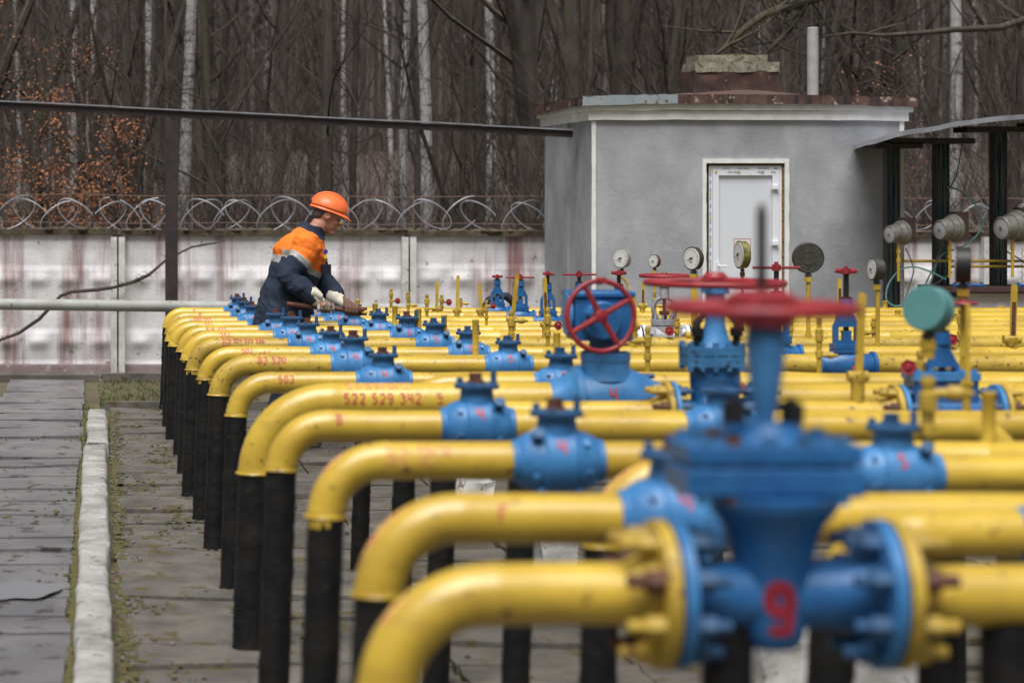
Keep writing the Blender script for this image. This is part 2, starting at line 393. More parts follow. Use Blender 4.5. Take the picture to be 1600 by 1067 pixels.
def seamspots(q):
    c = q.random(); y = q.uniform(2.2, 17)
    if c < .42: return (-.105+q.gauss(0, .008), y, .012)
    if c < .72: return (.075+abs(q.gauss(0, .03)), y, .016)
    if c < .80: return (q.uniform(-.78, -.12), y, .012)
    while True:
        x = q.uniform(.06, .9); y = q.uniform(3, 17.3)
        if noise.noise(V((x*4, y*1.2, 3))) > .12 or q.random() < .04: return (x, y, .016)
tag(moss_mb(seamspots, 7500, 11, .014).build('moss', 'moss', weld=False), 'yellow green moss in the gaps beside the white kerb and slabs', 'moss', kind='stuff')
def pebspots(q):
    return (.07+abs(q.gauss(0, .07)), q.uniform(3, 17), .018) if q.random() < .45 else (q.uniform(.06, 2.5), q.uniform(3, 17.3), .02)
q = random.Random(21); mb = MB()
for i in range(1500):
    x, y, z = pebspots(q); r = q.choice((.003, .004, .005, .006, .008, .012))*q.uniform(.7, 1.1); mb.ell((x, y, z), (r, r*1.2, r*.7), 6, 4)
tag(mb.build('gravel', 'gravel', weld=False), 'scattered pale pebbles on the mossy slabs', 'gravel', kind='stuff')
def grspots(q):
    c = q.random()
    if c < .65: return (q.uniform(.0, 1.3), 17.7+q.random()**1.3*2.4, -.02)
    if c < .8: return (q.uniform(-.1, 1.5), 20.22, .0)
    if c < .88: return (-.70+q.gauss(0, .05), 20.23, 0)
    return (-.10+q.gauss(0, .03), q.uniform(13.5, 17.5), .0)
q = random.Random(15)
n = 40; pts = []
cxp, cyp = -.345, 9.36
for i in range(n):
    a = 2*math.pi*i/n; rr_ = 1+.18*math.sin(2*a+1)+.10*math.sin(5*a); pts.append((cxp+.155*rr_*math.cos(a), cyp+.24*rr_*math.sin(a), .0300))
mb = MB(); mb.add(pts+[(cxp, cyp, .0300)], [(i, (i+1) % n, n) for i in range(n)]); o = mb.build('puddle', 'water'); o['kind'] = 'structure'
mb = MB()
for k_, (zz_b, xx_b) in enumerate([(3500/s_, .475+.048) for s_ in (232, 246, 263, 284, 305, 332, 369, 425, 514, 638)]+[(3500/s_, 1.19) for s_ in (352, 405, 459, 549, 680)]):
    for i in range(26):
        a = q.uniform(0, 6.28); d_ = .05+abs(q.gauss(0, .018)); mb.ell((xx_b+math.cos(a)*d_, zz_b+math.sin(a)*d_, .012), (q.uniform(.008, .024), q.uniform(.008, .024), q.uniform(.004, .012)), 7, 4)
tag(mb.build('mud', 'mud', weld=False), 'crumbs of dried mud round the feet of the black legs', 'mud', kind='stuff')
tag(tufts('grass', 'grass', grspots, 2200, .038, .003, 9), 'short green grass on the soil between wall and slabs', 'grass', kind='stuff')

# ================================================================ the concrete wall with its panels
def wall_panel(x0, x1, Y, zt, parent, slope):
    nx, nz = 90, 56; vs = []; fs = []
    for j in range(nz+1):
        for i in range(nx+1):
            x = x0+(x1-x0)*i/nx; zz = -.05+(zt+.05)*j/nz; z = zz
            dep = 0
            for zl in (.99, .42):                  # rows of rounded ledges
                if z < zl+.006: dep += .012*max(0, 1-(zl-z)/.30)
                u = ((x-x0)/.285) % 1; c = abs(u-.5)*2
                dz = zl-.10-z
                dep += .030*math.exp(-(dz/.055)**2)*max(0, 1-c**2*1.25)**1.2
            if z < .13: dep += .018
            if z > zt-.10: dep += .004
            dep += noise.noise(V((x*5, z*5, 1)))*.004
            vs.append((x, Y-dep-(zz*0), zz+slope*(x-x0)*(zz/zt)))
    for j in range(nz):
        for i in range(nx): a = j*(nx+1)+i; fs.append((a, a+1, a+nx+2, a+nx+1))
    mb = MB(); mb.add(vs, fs)
    mb.box(((x0+x1)/2, Y+.06, zt/2-.03+slope*.5), (x1-x0, .10, zt))
    o = mb.build('panel', ['wall', 'wallbase'], parent, ang=60)
    for p in o.data.polygons:
        if p.center.z < .125+.012*noise.noise(V((p.center.x*4, 0, 0))): p.material_index = 1
    return o
Yw = 20.4
wt = thing('concrete_wall', 'long whitewashed precast concrete wall with reddish stains behind the pipes', 'wall', (0, Yw, 0))
xs_w = [P(px, 500, Yw).x for px in (-720, -267, 184, 637, 1089, 1541, 1993, 2445)]
for k, (a, b) in enumerate(zip(xs_w[:-1], xs_w[1:])):
    zt = P(0, 369+ (372-366)*(k-3)*.25, Yw).z
    wall_panel(a+.055, b-.055, Yw, zt, wt, -.003)
    mb = MB(); mb.box(((a+b)/2, Yw+.04, zt+.022), (b-a-.0, .17, .05))
    r_ = random.Random(k)
    for i in range(60): mb.ell((r_.uniform(a, b), Yw-.04+r_.uniform(0, .1), zt+.045), (r_.uniform(.02, .07), .04, r_.uniform(.008, .03)), 7, 4)
    mb.build('coping', 'coping', wt)
for x in xs_w:
    mb = MB(); zt = P(0, 367, Yw).z
    for dx in (-.036, .036): mb.box((x+dx, Yw-.035, zt/2-.02), (.056, .16, zt))
    mb.build('post', 'wallpost', wt)
# razor wire over the wall
q = random.Random(5)
rz = thing('razor_wire', 'coiled razor wire on strands along the top of the whitewashed wall', 'razor wire', (0, Yw+.1, 1.3))
mbc = MB(); 
n = 0
x = -1.9
while x < 11:
    r = .152+q.uniform(-.022, .014); tilt = q.uniform(.3, 1.1)*(1 if n % 2 else -1); zc = 1.478+q.uniform(-.03, .02)-.004*x
    c = V((x+q.uniform(-.06, .06), Yw+.09+q.uniform(-.03, .03), zc)); pts = []
    a0 = q.choice((0, 0, 90, 200)); a1 = a0+q.choice((360, 330, 250))
    for i in range(27):
        a = R(a0+(a1-a0)*i/26); pts.append(c+V((math.cos(a)*r*(1.0), math.cos(a)*r*tilt*.4, math.sin(a)*r*1.0))+V((math.sin(a)*.10*(1 if n % 2 else -1), 0, 0)))
    mbc.tube(pts, .0034, 5, False)
    for p0, p1 in zip(pts[:-1], pts[1:]):
        for s in (.25, .75):
            c0 = p0.lerp(p1, s); t = (p1-p0).normalized(); nn = t.cross(V((0, 1, 0))).normalized()
            mbc.add([c0-t*.004-nn*.0075, c0+t*.004-nn*.0075, c0+t*.004+nn*.0075, c0-t*.004+nn*.0075], [(0, 1, 2, 3)])
    x += (.13 if n % 2 else .27)+q.uniform(-.03, .04); n += 1
mbc.build('coil', 'wire', rz, weld=False)
for z, m, s in ((1.652, 'wire_rust', 0), (1.40, 'wire_rust', 1)):
    mb = MB(); pts = [V((-3+i*.7, Yw+.09, z-.004*(-3+i*.7)+.008*math.sin(i*2.1+s))) for i in range(24)]
    mb.tube(pts, .0035, 5, False); mb.build('strand', m, rz)
for px in (300, 646, 1290, 1560):
    mb = MB(); p = P(px, 0, Yw+.09); mb.tube([(p.x, p.y, 1.26), (p.x+.004, p.y, 1.67)], .006, 6); mb.build('stake', 'wire_rust', rz)
# bare branch leaning on the wall
br = [P(-12, 536, 20.25), P(30, 520, 20.22), P(62, 498, 20.2), P(95, 462, 20.2), P(112, 456, 20.2), P(150, 453, 20.2), P(178, 449, 20.2), P(210, 440, 20.22), P(232, 430, 20.2), P(262, 404, 20.22), P(300, 386, 20.2), P(322, 382, 20.22), P(352, 377, 20.25)]
mb = MB(); mb.tube(br, [.012, .016, .017, .016, .016, .017, .015, .018, .015, .011, .009, .010, .004], 7)
for i in range(46):
    k = q.randrange(1, 12); p = br[k].lerp(br[k-1], q.random()); e = p+V((q.uniform(-.08, .08), q.uniform(-.06, .02), q.uniform(-.05, .06)))
    mb.tube([p, p.lerp(e, .5)+V((0, 0, .01)), e], [.004, .003, .0015], 4)
tag(mb.build('fallen_branch', 'bark', loc=br[0]), 'bare dark branch lying aslant across the whitewashed wall', 'branch')

# ================================================================ brown steel beam on its post, pale pipe along the wall
Zb = 18.5
bt = thing('cable_beam', 'dark steel beam on a post running from the left to the grey building', 'beam', P(268, 620, Zb))
a, b = P(-400, 143, Zb), P(893, 208, 18.9)
mb = MB(); ax = (b-a).normalized(); L = (b-a).length; mid = (a+b)/2
rot = ax.to_track_quat('X', 'Z').to_matrix()
mb.box(mid-V((0, 0, .012)), (L, .08, .052), rot); mb.build('beam', 'steel_dark', bt)
mb = MB()
k = 9
for i in range(k):
    c = a.lerp(b, (i+.5)/k)+V((0, 0, .024+(.003 if i % 2 else 0))); mb.box(c, (L/k+.02, .13, .012), rot)
mb.build('cover_strip', 'galv', bt)
mb = MB(); p = P(268, 0, Zb); zt = P(268, 186, Zb).z; mb.box((p.x, Zb, zt/2-.02), (.102, .08, zt)); mb.build('post', 'steel_dark', bt)
mb = MB(); a, b = P(-420, 470, 18.0), P(700, 484, 18.0)
pts = [a.lerp(b, i/40) for i in range(41)]
mb.tube(pts, [.046+(.0025 if i in (12, 13, 27) else 0) for i in range(41)], 20)
o = mb.build('long_pipe', 'pale_pipe', loc=a); tag(o, 'pale grey horizontal pipe in front of the whitewashed wall', 'pipe')
mb = MB(); pts = [P(*t) for t in ((756, 486, 17.8), (764, 470, 17.8), (776, 462, 17.8), (792, 463, 17.8), (802, 472, 17.8), (806, 488, 17.8))]
mb.tube(pts, .034, 10); tag(mb.build('hose', 'rubber', loc=pts[0]), 'thick black hose arching behind the leftmost small gate valve', 'hose')

# ================================================================ grey plastered building
Zf = 18.4; Zr = 20.35
bd = thing('grey_building', 'small grey cement rendered building with rusty roof edge and white door', 'building', (P(1168, 0, Zf).x, Zf, 0))
xl, xr = P(925, 0, Zf).x, P(1411, 0, Zf).x; zw = P(0, 186, Zf).z
dl, dr, dt = P(1103, 0, Zf).x, P(1226, 0, Zf).x, P(0, 255, Zf).z; db = .30
mb = MB()
yf = Zf
def quad_wall(x0, x1, z0, z1): 
    mb.add([(x0, yf, z0), (x1, yf, z0), (x1, yf, z1), (x0, yf, z1)], [(0, 1, 2, 3)])
quad_wall(xl, dl, -.05, zw); quad_wall(dr, xr, -.05, zw); quad_wall(dl, dr, dt, zw); quad_wall(dl, dr, -.05, db)
mb.add([(xl, yf, -.05), (xl, Zr, -.05), (xl, Zr, zw), (xl, yf, zw)], [(0, 1, 2, 3)])
mb.add([(xr, yf, -.05), (xr, Zr, -.05), (xr, Zr, zw), (xr, yf, zw)], [(0, 1, 2, 3)])
mb.add([(xl, Zr, -.05), (xr, Zr, -.05), (xr, Zr, zw), (xl, Zr, zw)], [(0, 1, 2, 3)])
d_ = .09
mb.add([(dl, yf, db), (dl, yf+d_, db), (dl, yf+d_, dt), (dl, yf, dt)], [(0, 1, 2, 3)])
mb.add([(dr, yf, db), (dr, yf+d_, db), (dr, yf+d_, dt), (dr, yf, dt)], [(0, 1, 2, 3)])
mb.add([(dl, yf, dt), (dl, yf+d_, dt), (dr, yf+d_, dt), (dr, yf, dt)], [(0, 1, 2, 3)])
mb.add([(dl, yf, db), (dl, yf+d_, db), (dr, yf+d_, db), (dr, yf, db)], [(0, 1, 2, 3)])
wl = mb.build('wall', 'render', bd, smooth=False)
q = random.Random(2)
n = 26; W2 = .034
for x0, s in ((xl-.004, 1), (xr-W2+.004, 1)):
    mb = MB()
    for i in range(n):
        z0 = -.04+(zw+.02)*i/n; z1 = z0+(zw+.02)/n; w0 = W2+q.uniform(-.004, .004)
        mb.box((x0+W2/2, Zf-.004, (z0+z1)/2), (w0, .016, z1-z0))
    mb.build('corner_strip', 'trim', bd, smooth=False)
mb = MB()            # left side pilaster, a change of plane on the side wall
mb.box((xl-.012, Zf+1.30, zw/2), (.03, .9, zw-.02)); mb.build('pilaster', 'render', bd, smooth=False)
# cornice: two white steps, then the flashing and the roof slab
def ring(mb, o0, z0, z1, sag=0):
    x0, x1, y0, y1 = xl-o0, xr+o0, Zf-o0, Zr+o0; n = 18
    vs = []
    for z in (z0, z1):
        for i in range(n+1):
            x = x0+(x1-x0)*i/n; vs.append((x, y0, z-sag*(abs(i/n-.42)*2)**2*1.0+.003*math.sin(i*1.7)))
    k = n+1
    fs = [(i, i+1, k+i+1, k+i) for i in range(n)]
    mb.add(vs, fs)
    a, b, c, dd = vs[0], vs[n], vs[k], vs[2*n+1]
    mb.add([a, (x0, y1, a[2]), (x0, y1, c[2]), c], [(0, 1, 2, 3)]); mb.add([b, (x1, y1, b[2]), (x1, y1, dd[2]), dd], [(0, 1, 2, 3)])
    mb.add([(x0, y1, a[2]), (x1, y1, b[2]), (x1, y1, dd[2]), (x0, y1, c[2])], [(0, 1, 2, 3)])
    for zi in (0, k):
        mb.add([vs[zi+i] for i in range(n+1)]+[(x1, y1, vs[zi+n][2]), (x0, y1, vs[zi][2])], [tuple(range(n+3))])
pz = lambda py: P(0, py, Zf-.06).z
mb = MB(); ring(mb, .035, pz(187), pz(172), .008); ring(mb, .062, pz(172), pz(160), .012)
mb.build('cornice', 'trim', bd, smooth=False)
mb = MB(); x0, x1, y0, y1 = xl-.10, xr+.085, Zf-.10, Zr+.10
zt_ = lambda u: pz(148)-.03*(abs(u-.42)*2)**2*.8
n = 40; q = random.Random(8)
def fl(pa, pb, za, zb_, n, mname, u0, u1):
    mm = MB(); vs = []
    for i in range(n+1):
        u = u0+(u1-u0)*i/n; p = V(pa).lerp(V(pb), u); zz = za(u)
        vs += [(p.x, p.y, zz-.075+q.uniform(-.004, .004)), (p.x+q.uniform(-.003, .003), p.y+q.uniform(-.003, .003), zz+q.uniform(-.003, .005))]
    mm.add(vs, [(2*i, 2*i+2, 2*i+3, 2*i+1) for i in range(n)]); return mm
fl((x0, y0, 0), (x1, y0, 0), zt_, 0, 14, '', 0, .285).build('roof_flashing', 'flash_grey', bd)
fl((x0, y0, 0), (x1, y0, 0), zt_, 0, 40, '', .285, 1).build('roof_flashing', 'flash', bd)
fl((x0, y0, 0), (x0, y1, 0), lambda u: zt_(0)-.01*u, 0, 16, '', 0, 1).build('roof_flashing', 'flash', bd)
fl((x1, y0, 0), (x1, y1, 0), lambda u: zt_(1), 0, 16, '', 0, 1).build('roof_flashing', 'flash', bd)
mb = MB(); nx_, ny_ = 30, 14; vs = []
xc = P(1150, 0, 19.3).x; yc = 19.3
for j in range(ny_+1):
    for i in range(nx_+1):
        u, v = i/nx_, j/ny_; x = x0+(x1-x0)*u; y = y0+(y1-y0)*v; e = min(u, 1-u, v*.8, (1-v)*.8)*2
        z = zt_(u)-.004+.03*min(1, e*1.6)+.07*math.exp(-((x-xc)/.45)**2-((y-yc)/.5)**2)
        vs.append((x, y, z))
mb.add(vs, [(j*(nx_+1)+i, j*(nx_+1)+i+1, (j+1)*(nx_+1)+i+1, (j+1)*(nx_+1)+i) for j in range(ny_) for i in range(nx_)])
mb.build('roof', 'roofred', bd)
# chimney stump
Zc = 19.0; cz = lambda py: P(0, py, Zc).z
cx0, cx1 = P(1082, 0, Zc).x, P(1218, 0, Zc).x
mb = MB(); q = random.Random(3)
vs = []; fs = []; n = 14
def blob_box(mb, x0, x1, y0, y1, z0, z1, fl_, sd, am):
    nx, ny, nz = 12, 4, 6; pts = {}; vs = []; fs = []
    def pid(i, j, k):
        if (i, j, k) not in pts:
            u, v, ww = i/nx, j/ny, k/nz; g = fl_*(1-ww)**2
            x = x0-g+(x1-x0+2*g)*u; y = y0-g+(y1-y0+2*g)*v; z = z0+(z1-z0)*ww
            dn = noise.noise_vector(V((x*9+sd, y*9, z*9)))*am
            pts[(i, j, k)] = len(vs); vs.append(V((x, y, z))+dn)
        return pts[(i, j, k)]
    for i in range(nx):
        for k in range(nz):
            for j in (0, ny): fs.append((pid(i, j, k), pid(i+1, j, k), pid(i+1, j, k+1), pid(i, j, k+1)))
    for j in range(ny):
        for k in range(nz):
            for i in (0, nx): fs.append((pid(i, j, k), pid(i, j+1, k), pid(i, j+1, k+1), pid(i, j, k+1)))
    for i in range(nx):
        for j in range(ny):
            for k in (0, nz): fs.append((pid(i, j, k), pid(i+1, j, k), pid(i+1, j+1, k), pid(i, j+1, k)))
    mb.add(vs, fs)
blob_box(mb, cx0+.02, cx1, Zc, Zc+.45, cz(142)-.05, cz(110), .022, 1, .022)
ch = mb.build('chimney', 'chim_red', bd, ang=60)
mb = MB(); blob_box(mb, cx0+.03, cx1-.005, Zc-.008, Zc+.46, cz(113), cz(97), 0, 5, .012); blob_box(mb, cx0+.06, cx1-.09, Zc+.02, Zc+.44, cz(97)-.004, cz(86), 0, 9, .012)
mb.build('cap', 'chim_cap', ch, ang=60)
mb = MB(); p = P(1270, 0, 18.9); mb.lathe((p.x, p.y, P(0, 146, 18.9).z-.03), (.0, 0, 1), [(0, .046), (.58, .046), (.585, .038), (.5, .036)], 20)
mb.build('vent_pipe', 'asb', bd)
# the door
Zd = Zf+.045
D = lambda px, py: P(px, py, Zd)
dz0 = db+.02
do = MB()
fx0, fx1 = D(1106.5, 0).x, D(1220, 0).x; fzt = D(0, 259.5).z
def frame(mb, x0, x1, z0, z1, wd, y, th):
    mb.box((x0+wd/2, y, (z0+z1)/2), (wd, th, z1-z0)); mb.box((x1-wd/2, y, (z0+z1)/2), (wd, th, z1-z0))
    mb.box(((x0+x1)/2, y, z1-wd/2), (x1-x0-2*wd, th, wd)); mb.box(((x0+x1)/2, y, z0+wd/2), (x1-x0-2*wd, th, wd))
frame(do, fx0, fx1, dz0, fzt, .028, Zd, .05)
dr_ = do.build('door', 'pvc', bd, smooth=False)
mb = MB(); frame(mb, fx0+.03, fx1-.03, dz0+.03, fzt-.03, .048, Zd-.008, .05); mb.build('leaf_frame', 'pvc', dr_, smooth=False)
mb = MB(); lx0, lx1, lz0, lz1 = fx0+.079, fx1-.079, dz0+.08, fzt-.079
mb.box(((lx0+lx1)/2, Zd+.004, (lz0+lz1)/2), (lx1-lx0, .03, lz1-lz0)); mb.build('door_panel', 'pvc2', dr_, smooth=False)
for py in (293, 380):
    mb = MB(); p = D(1208, py); mb.box((p.x+.0, Zd-.045, p.z), (.055, .03, .03)); mb.cyl((p.x+.026, Zd-.047, p.z-.032), (p.x+.026, Zd-.047, p.z+.02), .008); mb.build('hinge', 'pvc', dr_)
mb = MB(); p = D(1120, 419); mb.box((p.x, Zd-.045, p.z), (.022, .02, .10)); mb.tube([(p.x, Zd-.05, p.z+.02), (p.x, Zd-.085, p.z+.02), (p.x+.06, Zd-.085, p.z+.02)], .007, 8); mb.build('handle', 'pvc', dr_)
mb = MB()
for x in (dl+.006, dr-.007):
    for i in range(60):
        z = db+(dt-db)*i/60; mb.ell((x, Zf+.03+random.uniform(-.008, .006), z), (.009, .014, .022), 6, 4)
for i in range(24): mb.ell((dl+(dr-dl)*i/24, Zf+.035, dt-.008), (.018, .012, .009), 6, 4)
mb.build('foam_seal', 'foam', dr_)
# white plaster surround of the opening
mb = MB(); q = random.Random(6)
def strip(xa, xb, za, zb_, n, hor):
    for i in range(n):
        t0, t1 = i/n, (i+1)/n; j = q.uniform(-.003, .003)
        if hor: mb.box(((xa+(xb-xa)*(t0+t1)/2), Zf-.004, (za+zb_)/2+j*.5), ((xb-xa)/n, .018, zb_-za+j))
        else: mb.box(((xa+xb)/2+j*.5, Zf-.004, za+(zb_-za)*(t0+t1)/2), (xb-xa+j, .018, (zb_-za)/n))
strip(dl-.030, dl+.001, db, dt, 20, False); strip(dr-.001, dr+.034, db, dt, 20, False); strip(dl-.030, dr+.034, dt-.001, dt+.034, 12, True)
mb.build('door_surround', 'trim', bd, smooth=False)
# printed protective film, upside down, with its small marks
yy = Zd-.0265-.008-.002
mb = MB(); mk = MB()
def flatmap(o, up=-1): 
    def f(u, v): return V((o[0]+up*u, o[1], o[2]+up*v))
    return f
row2 = [(1135, 'TECK'), (1163, 'OPEN'), (1190, 'OPEN'), (1212, 'TECK')]
for px, tx in ((1129, 'TECK'), (1154, 'OPEN TECK'), (1185, 'OPEN TECK'), (1214, 'OPEN')):
    p = D(px+(6 if len(tx) < 6 else 12), 263.2)
    letter(mb, tx, flatmap((min(p.x, fx1-.03), Zd-.0272, p.z+.004)), 0, 0, .011, ww=.0105, th=.2, seed=px)
    mk.box((p.x+.012, Zd-.0262, p.z), (.014, .002, .012))
for px, tx in ((1148, 'OPEN TECK'), (1186, 'OPEN'), (1206, 'TECK')):
    p = D(px+2, 269)
    letter(mb, tx, flatmap((p.x+.012, yy, p.z+.006)), 0, 0, .013, ww=.0125, th=.2, seed=px)
for px in (1117, 1153, 1190): p = D(px, 269); mk.torus((p.x, yy+.001, p.z), (0, 1, 0), .009, .003, 14, 6)
for px in (1134, 1171): p = D(px, 275); letter(mb, 'CE', flatmap((p.x+.01, yy, p.z+.004)), 0, 0, .009, ww=.009, th=.18)
for i in range(14):          # down the left jamb
    py = 270+i*12.4; p = D(1106.5+1.6, py)
    def side(o): return lambda u, v: V((o[0]-v, o[1], o[2]+u))
    letter(mb, ('OPEN', 'TECK')[i % 2], side((p.x+.009, Zd-.0272, p.z-.03)), 0, 0, .011, ww=.0105, th=.2, seed=i)
    if i % 3 == 0: mk.box((p.x+.004, Zd-.0262, p.z+.02), (.012, .002, .016))
mb.build('film_print', 'ink', dr_, smooth=False); mk.build('film_mark', 'inky', dr_)
mb = MB(); pa, pb = D(1146, 373), D(1172, 392); yn = Zd-.0125
t_ = .004
for (xa, xb, za, zb_) in ((pa.x, pb.x, pa.z-t_, pa.z), (pa.x, pb.x, pb.z, pb.z+t_), (pa.x, pa.x+t_, pb.z, pa.z), (pb.x-t_, pb.x, pb.z, pa.z)):
    mb.box(((xa+xb)/2, yn, (za+zb_)/2), (xb-xa, .003, za-zb_ if za > zb_ else zb_-za))
mb.build('notice_border', 'redpaint', dr_, smooth=False)
mb = MB(); mb.box(((pa.x+pb.x)/2, yn+.001, (pa.z+pb.z)/2), (pb.x-pa.x, .0022, pa.z-pb.z)); mb.build('notice', 'pvc', dr_, smooth=False)

# ================================================================ open shelter on the right with cable posts
Zs = 18.0
sh = thing('instrument_shelter', 'open shelter with thin curved pale roof on dark posts, right of the grey building', 'shelter', P(1480, 620, Zs))
edge = [(1335, 226), (1352, 221), (1368, 217.5), (1377, 215), (1400, 208), (1425, 203), (1445, 201), (1466, 197), (1490, 191), (1514, 188.5), (1540, 185), (1565, 182.5), (1600, 179), (1660, 173), (1730, 168), (1800, 165)]
vs = []; n = len(edge)
Za, Zb2 = 17.3, 18.6
for (px, py) in edge:
    p = P(px, py, Za)
    zb2 = H+(p.z-.034-H)*Zb2/Za; wv = .006*math.sin(px/24*6.28)
    for (yy_, zz_) in ((Za, p.z+wv), (Za, p.z-.036+wv*.5), (Zb2, zb2+.034), (Zb2, zb2)): vs.append((p.x*yy_/Za, yy_, zz_))
fs = []
for i in range(n-1):
    a = i*4; b = a+4
    fs += [(a, b, b+1, a+1), (a, a+2, b+2, b), (a+1, b+1, b+3, a+3), (a+2, a+3, b+3, b+2)]
fs += [(0, 1, 3, 2), ((n-1)*4, (n-1)*4+2, (n-1)*4+3, (n-1)*4+1)]
mb = MB(); mb.add(vs, fs); mb.build('roof', 'galv', sh)
mb = MB()
for (a, b) in (((1358, 228), (1432, 228)), ((1380, 221), (1512, 221)), ((1500, 203), (1625, 203)), ((1600, 199), (1760, 194))):
    p0, p1 = P(a[0], a[1], Zs), P(b[0], b[1], Zs); mb.box((p0+p1)/2, ((p1-p0).length, .3, .045))
mb.build('roof_beam', 'steel_dark', sh, smooth=False)
PX = [1395, 1472, 1562, 1668]
for px in PX:
    p = P(px, 0, Zs); zt = P(0, 222 if px < 1500 else 205, Zs).z
    mb = MB(); mb.box((p.x-.045, Zs+.03, zt/2), (.016, .10, zt)); mb.box((p.x+.045, Zs+.03, zt/2), (.016, .10, zt)); mb.box((p.x, Zs+.06, zt/2), (.08, .012, zt))
    mb.build('post', 'steel_dark', sh, smooth=False)
lab = {1395: 'green and black cables strapped to the shelter post nearest the grey building', 1472: 'green and olive cables strapped to the middle shelter post', 1562: 'green cables strapped to the shelter post at the right edge of the photo', 1668: ''}
q = random.Random(12)
for px in PX[:3]:
    p = P(px, 0, Zs); cb = thing('cable_bundle', lab[px], 'cables', (p.x, Zs, .6), 'cable bundles on the shelter posts')
    for i in range(11):
        x = p.x-.034+.0068*i; z1 = P(0, 226 if px < 1500 else 208, Zs).z; pts = []
        for k in range(9): pts.append(V((x+q.uniform(-.007, .007), Zs-.01+q.uniform(-.012, .01), .6+(z1-.6)*k/8)))
        pts.append(V((x+q.uniform(0, .1), Zs, z1+.05)))
        mm = MB(); mm.tube(pts, .0055, 6); mm.build('cable', ['tape', 'tape', 'cable_olive', 'cable_blue', 'tape', 'cable_black', 'cable_olive'][i % 7], cb)
def hose(name, pts, r, m, label, cat='cable'):
    pp = [P(*t) for t in pts]; out = []
    for i in range(len(pp)-1):          # catmull-rom
        p0, p1, p2, p3 = pp[max(i-1, 0)], pp[i], pp[i+1], pp[min(i+2, len(pp)-1)]
        for k in range(6):
            t = k/6; out.append(.5*((2*p1)+(p2-p0)*t+(2*p0-5*p1+4*p2-p3)*t*t+(3*p1-p0-3*p2+p3)*t**3))
    out.append(pp[-1]); mb = MB(); mb.tube(out, r, 8); return tag(mb.build(name, m, loc=out[0]), label, cat)
hose('cable', [(1480, 293, 17.9), (1500, 298, 17.85), (1522, 317, 17.8), (1535, 345, 17.8), (1528, 366, 17.8), (1505, 385, 17.8), (1470, 400, 17.8), (1455, 440, 17.8), (1440, 470, 17.8)], .007, 'cable_teal', 'pale teal cable looping out right of the middle shelter post')
hose('cable', [(1478, 437, 17.7), (1450, 423, 17.7), (1425, 417, 17.7), (1404, 424, 17.7), (1388, 445, 17.7), (1385, 468, 17.7), (1397, 478, 17.7), (1410, 477, 17.7)], .007, 'cable_teal', 'pale teal cable looping over in front of the first shelter post')
hose('cable', [(1415, 388, 17.75), (1424, 408, 17.75), (1427, 425, 17.75), (1420, 450, 17.75), (1414, 470, 17.75)], .005, 'cable_olive', 'thin olive cable hanging below the leftmost grey round housing')
hose('cable', [(1473, 380, 17.75), (1462, 410, 17.75), (1448, 440, 17.75), (1435, 470, 17.75)], .006, 'cable_olive', 'olive cable slanting down left from the middle round housing')
hose('cable', [(1488, 425, 17.75), (1475, 435, 17.75), (1450, 452, 17.75), (1430, 475, 17.75)], .005, 'cable_olive', 'thin olive cable slanting behind the black edge-on gauge')
hose('cable', [(1561, 378, 17.75), (1572, 392, 17.75), (1590, 403, 17.75), (1615, 420, 17.75)], .006, 'cable_olive', 'olive cable slanting down right from the rightmost round housing')
hose('cable', [(1505, 210, 17.9), (1500, 245, 17.85), (1494, 275, 17.85), (1481, 300, 17.85), (1478, 320, 17.9)], .005, 'tape', 'dark green cable bowing beside the top of the middle shelter post')
for px, z in ((1411, 17.75), (1501, 17.7), (1597, 17.7)):
    pts = []
    for i in range(40):
        p = P(px, 388+i*2.6, z); pts.append(p+V((.008*math.sin(i*1.7), .008*math.cos(i*1.7), 0)))
    mb = MB(); mb.tube(pts, .0022, 5)
    tag(mb.build('coiled_wire', 'cable_black', loc=pts[0]), {1411: 'thin black curly wire hanging under the leftmost round housing', 1501: 'thin black curly wire hanging behind the black edge-on gauge', 1597: 'thin black curly wire hanging at the right edge of the photo'}[px], 'wire')
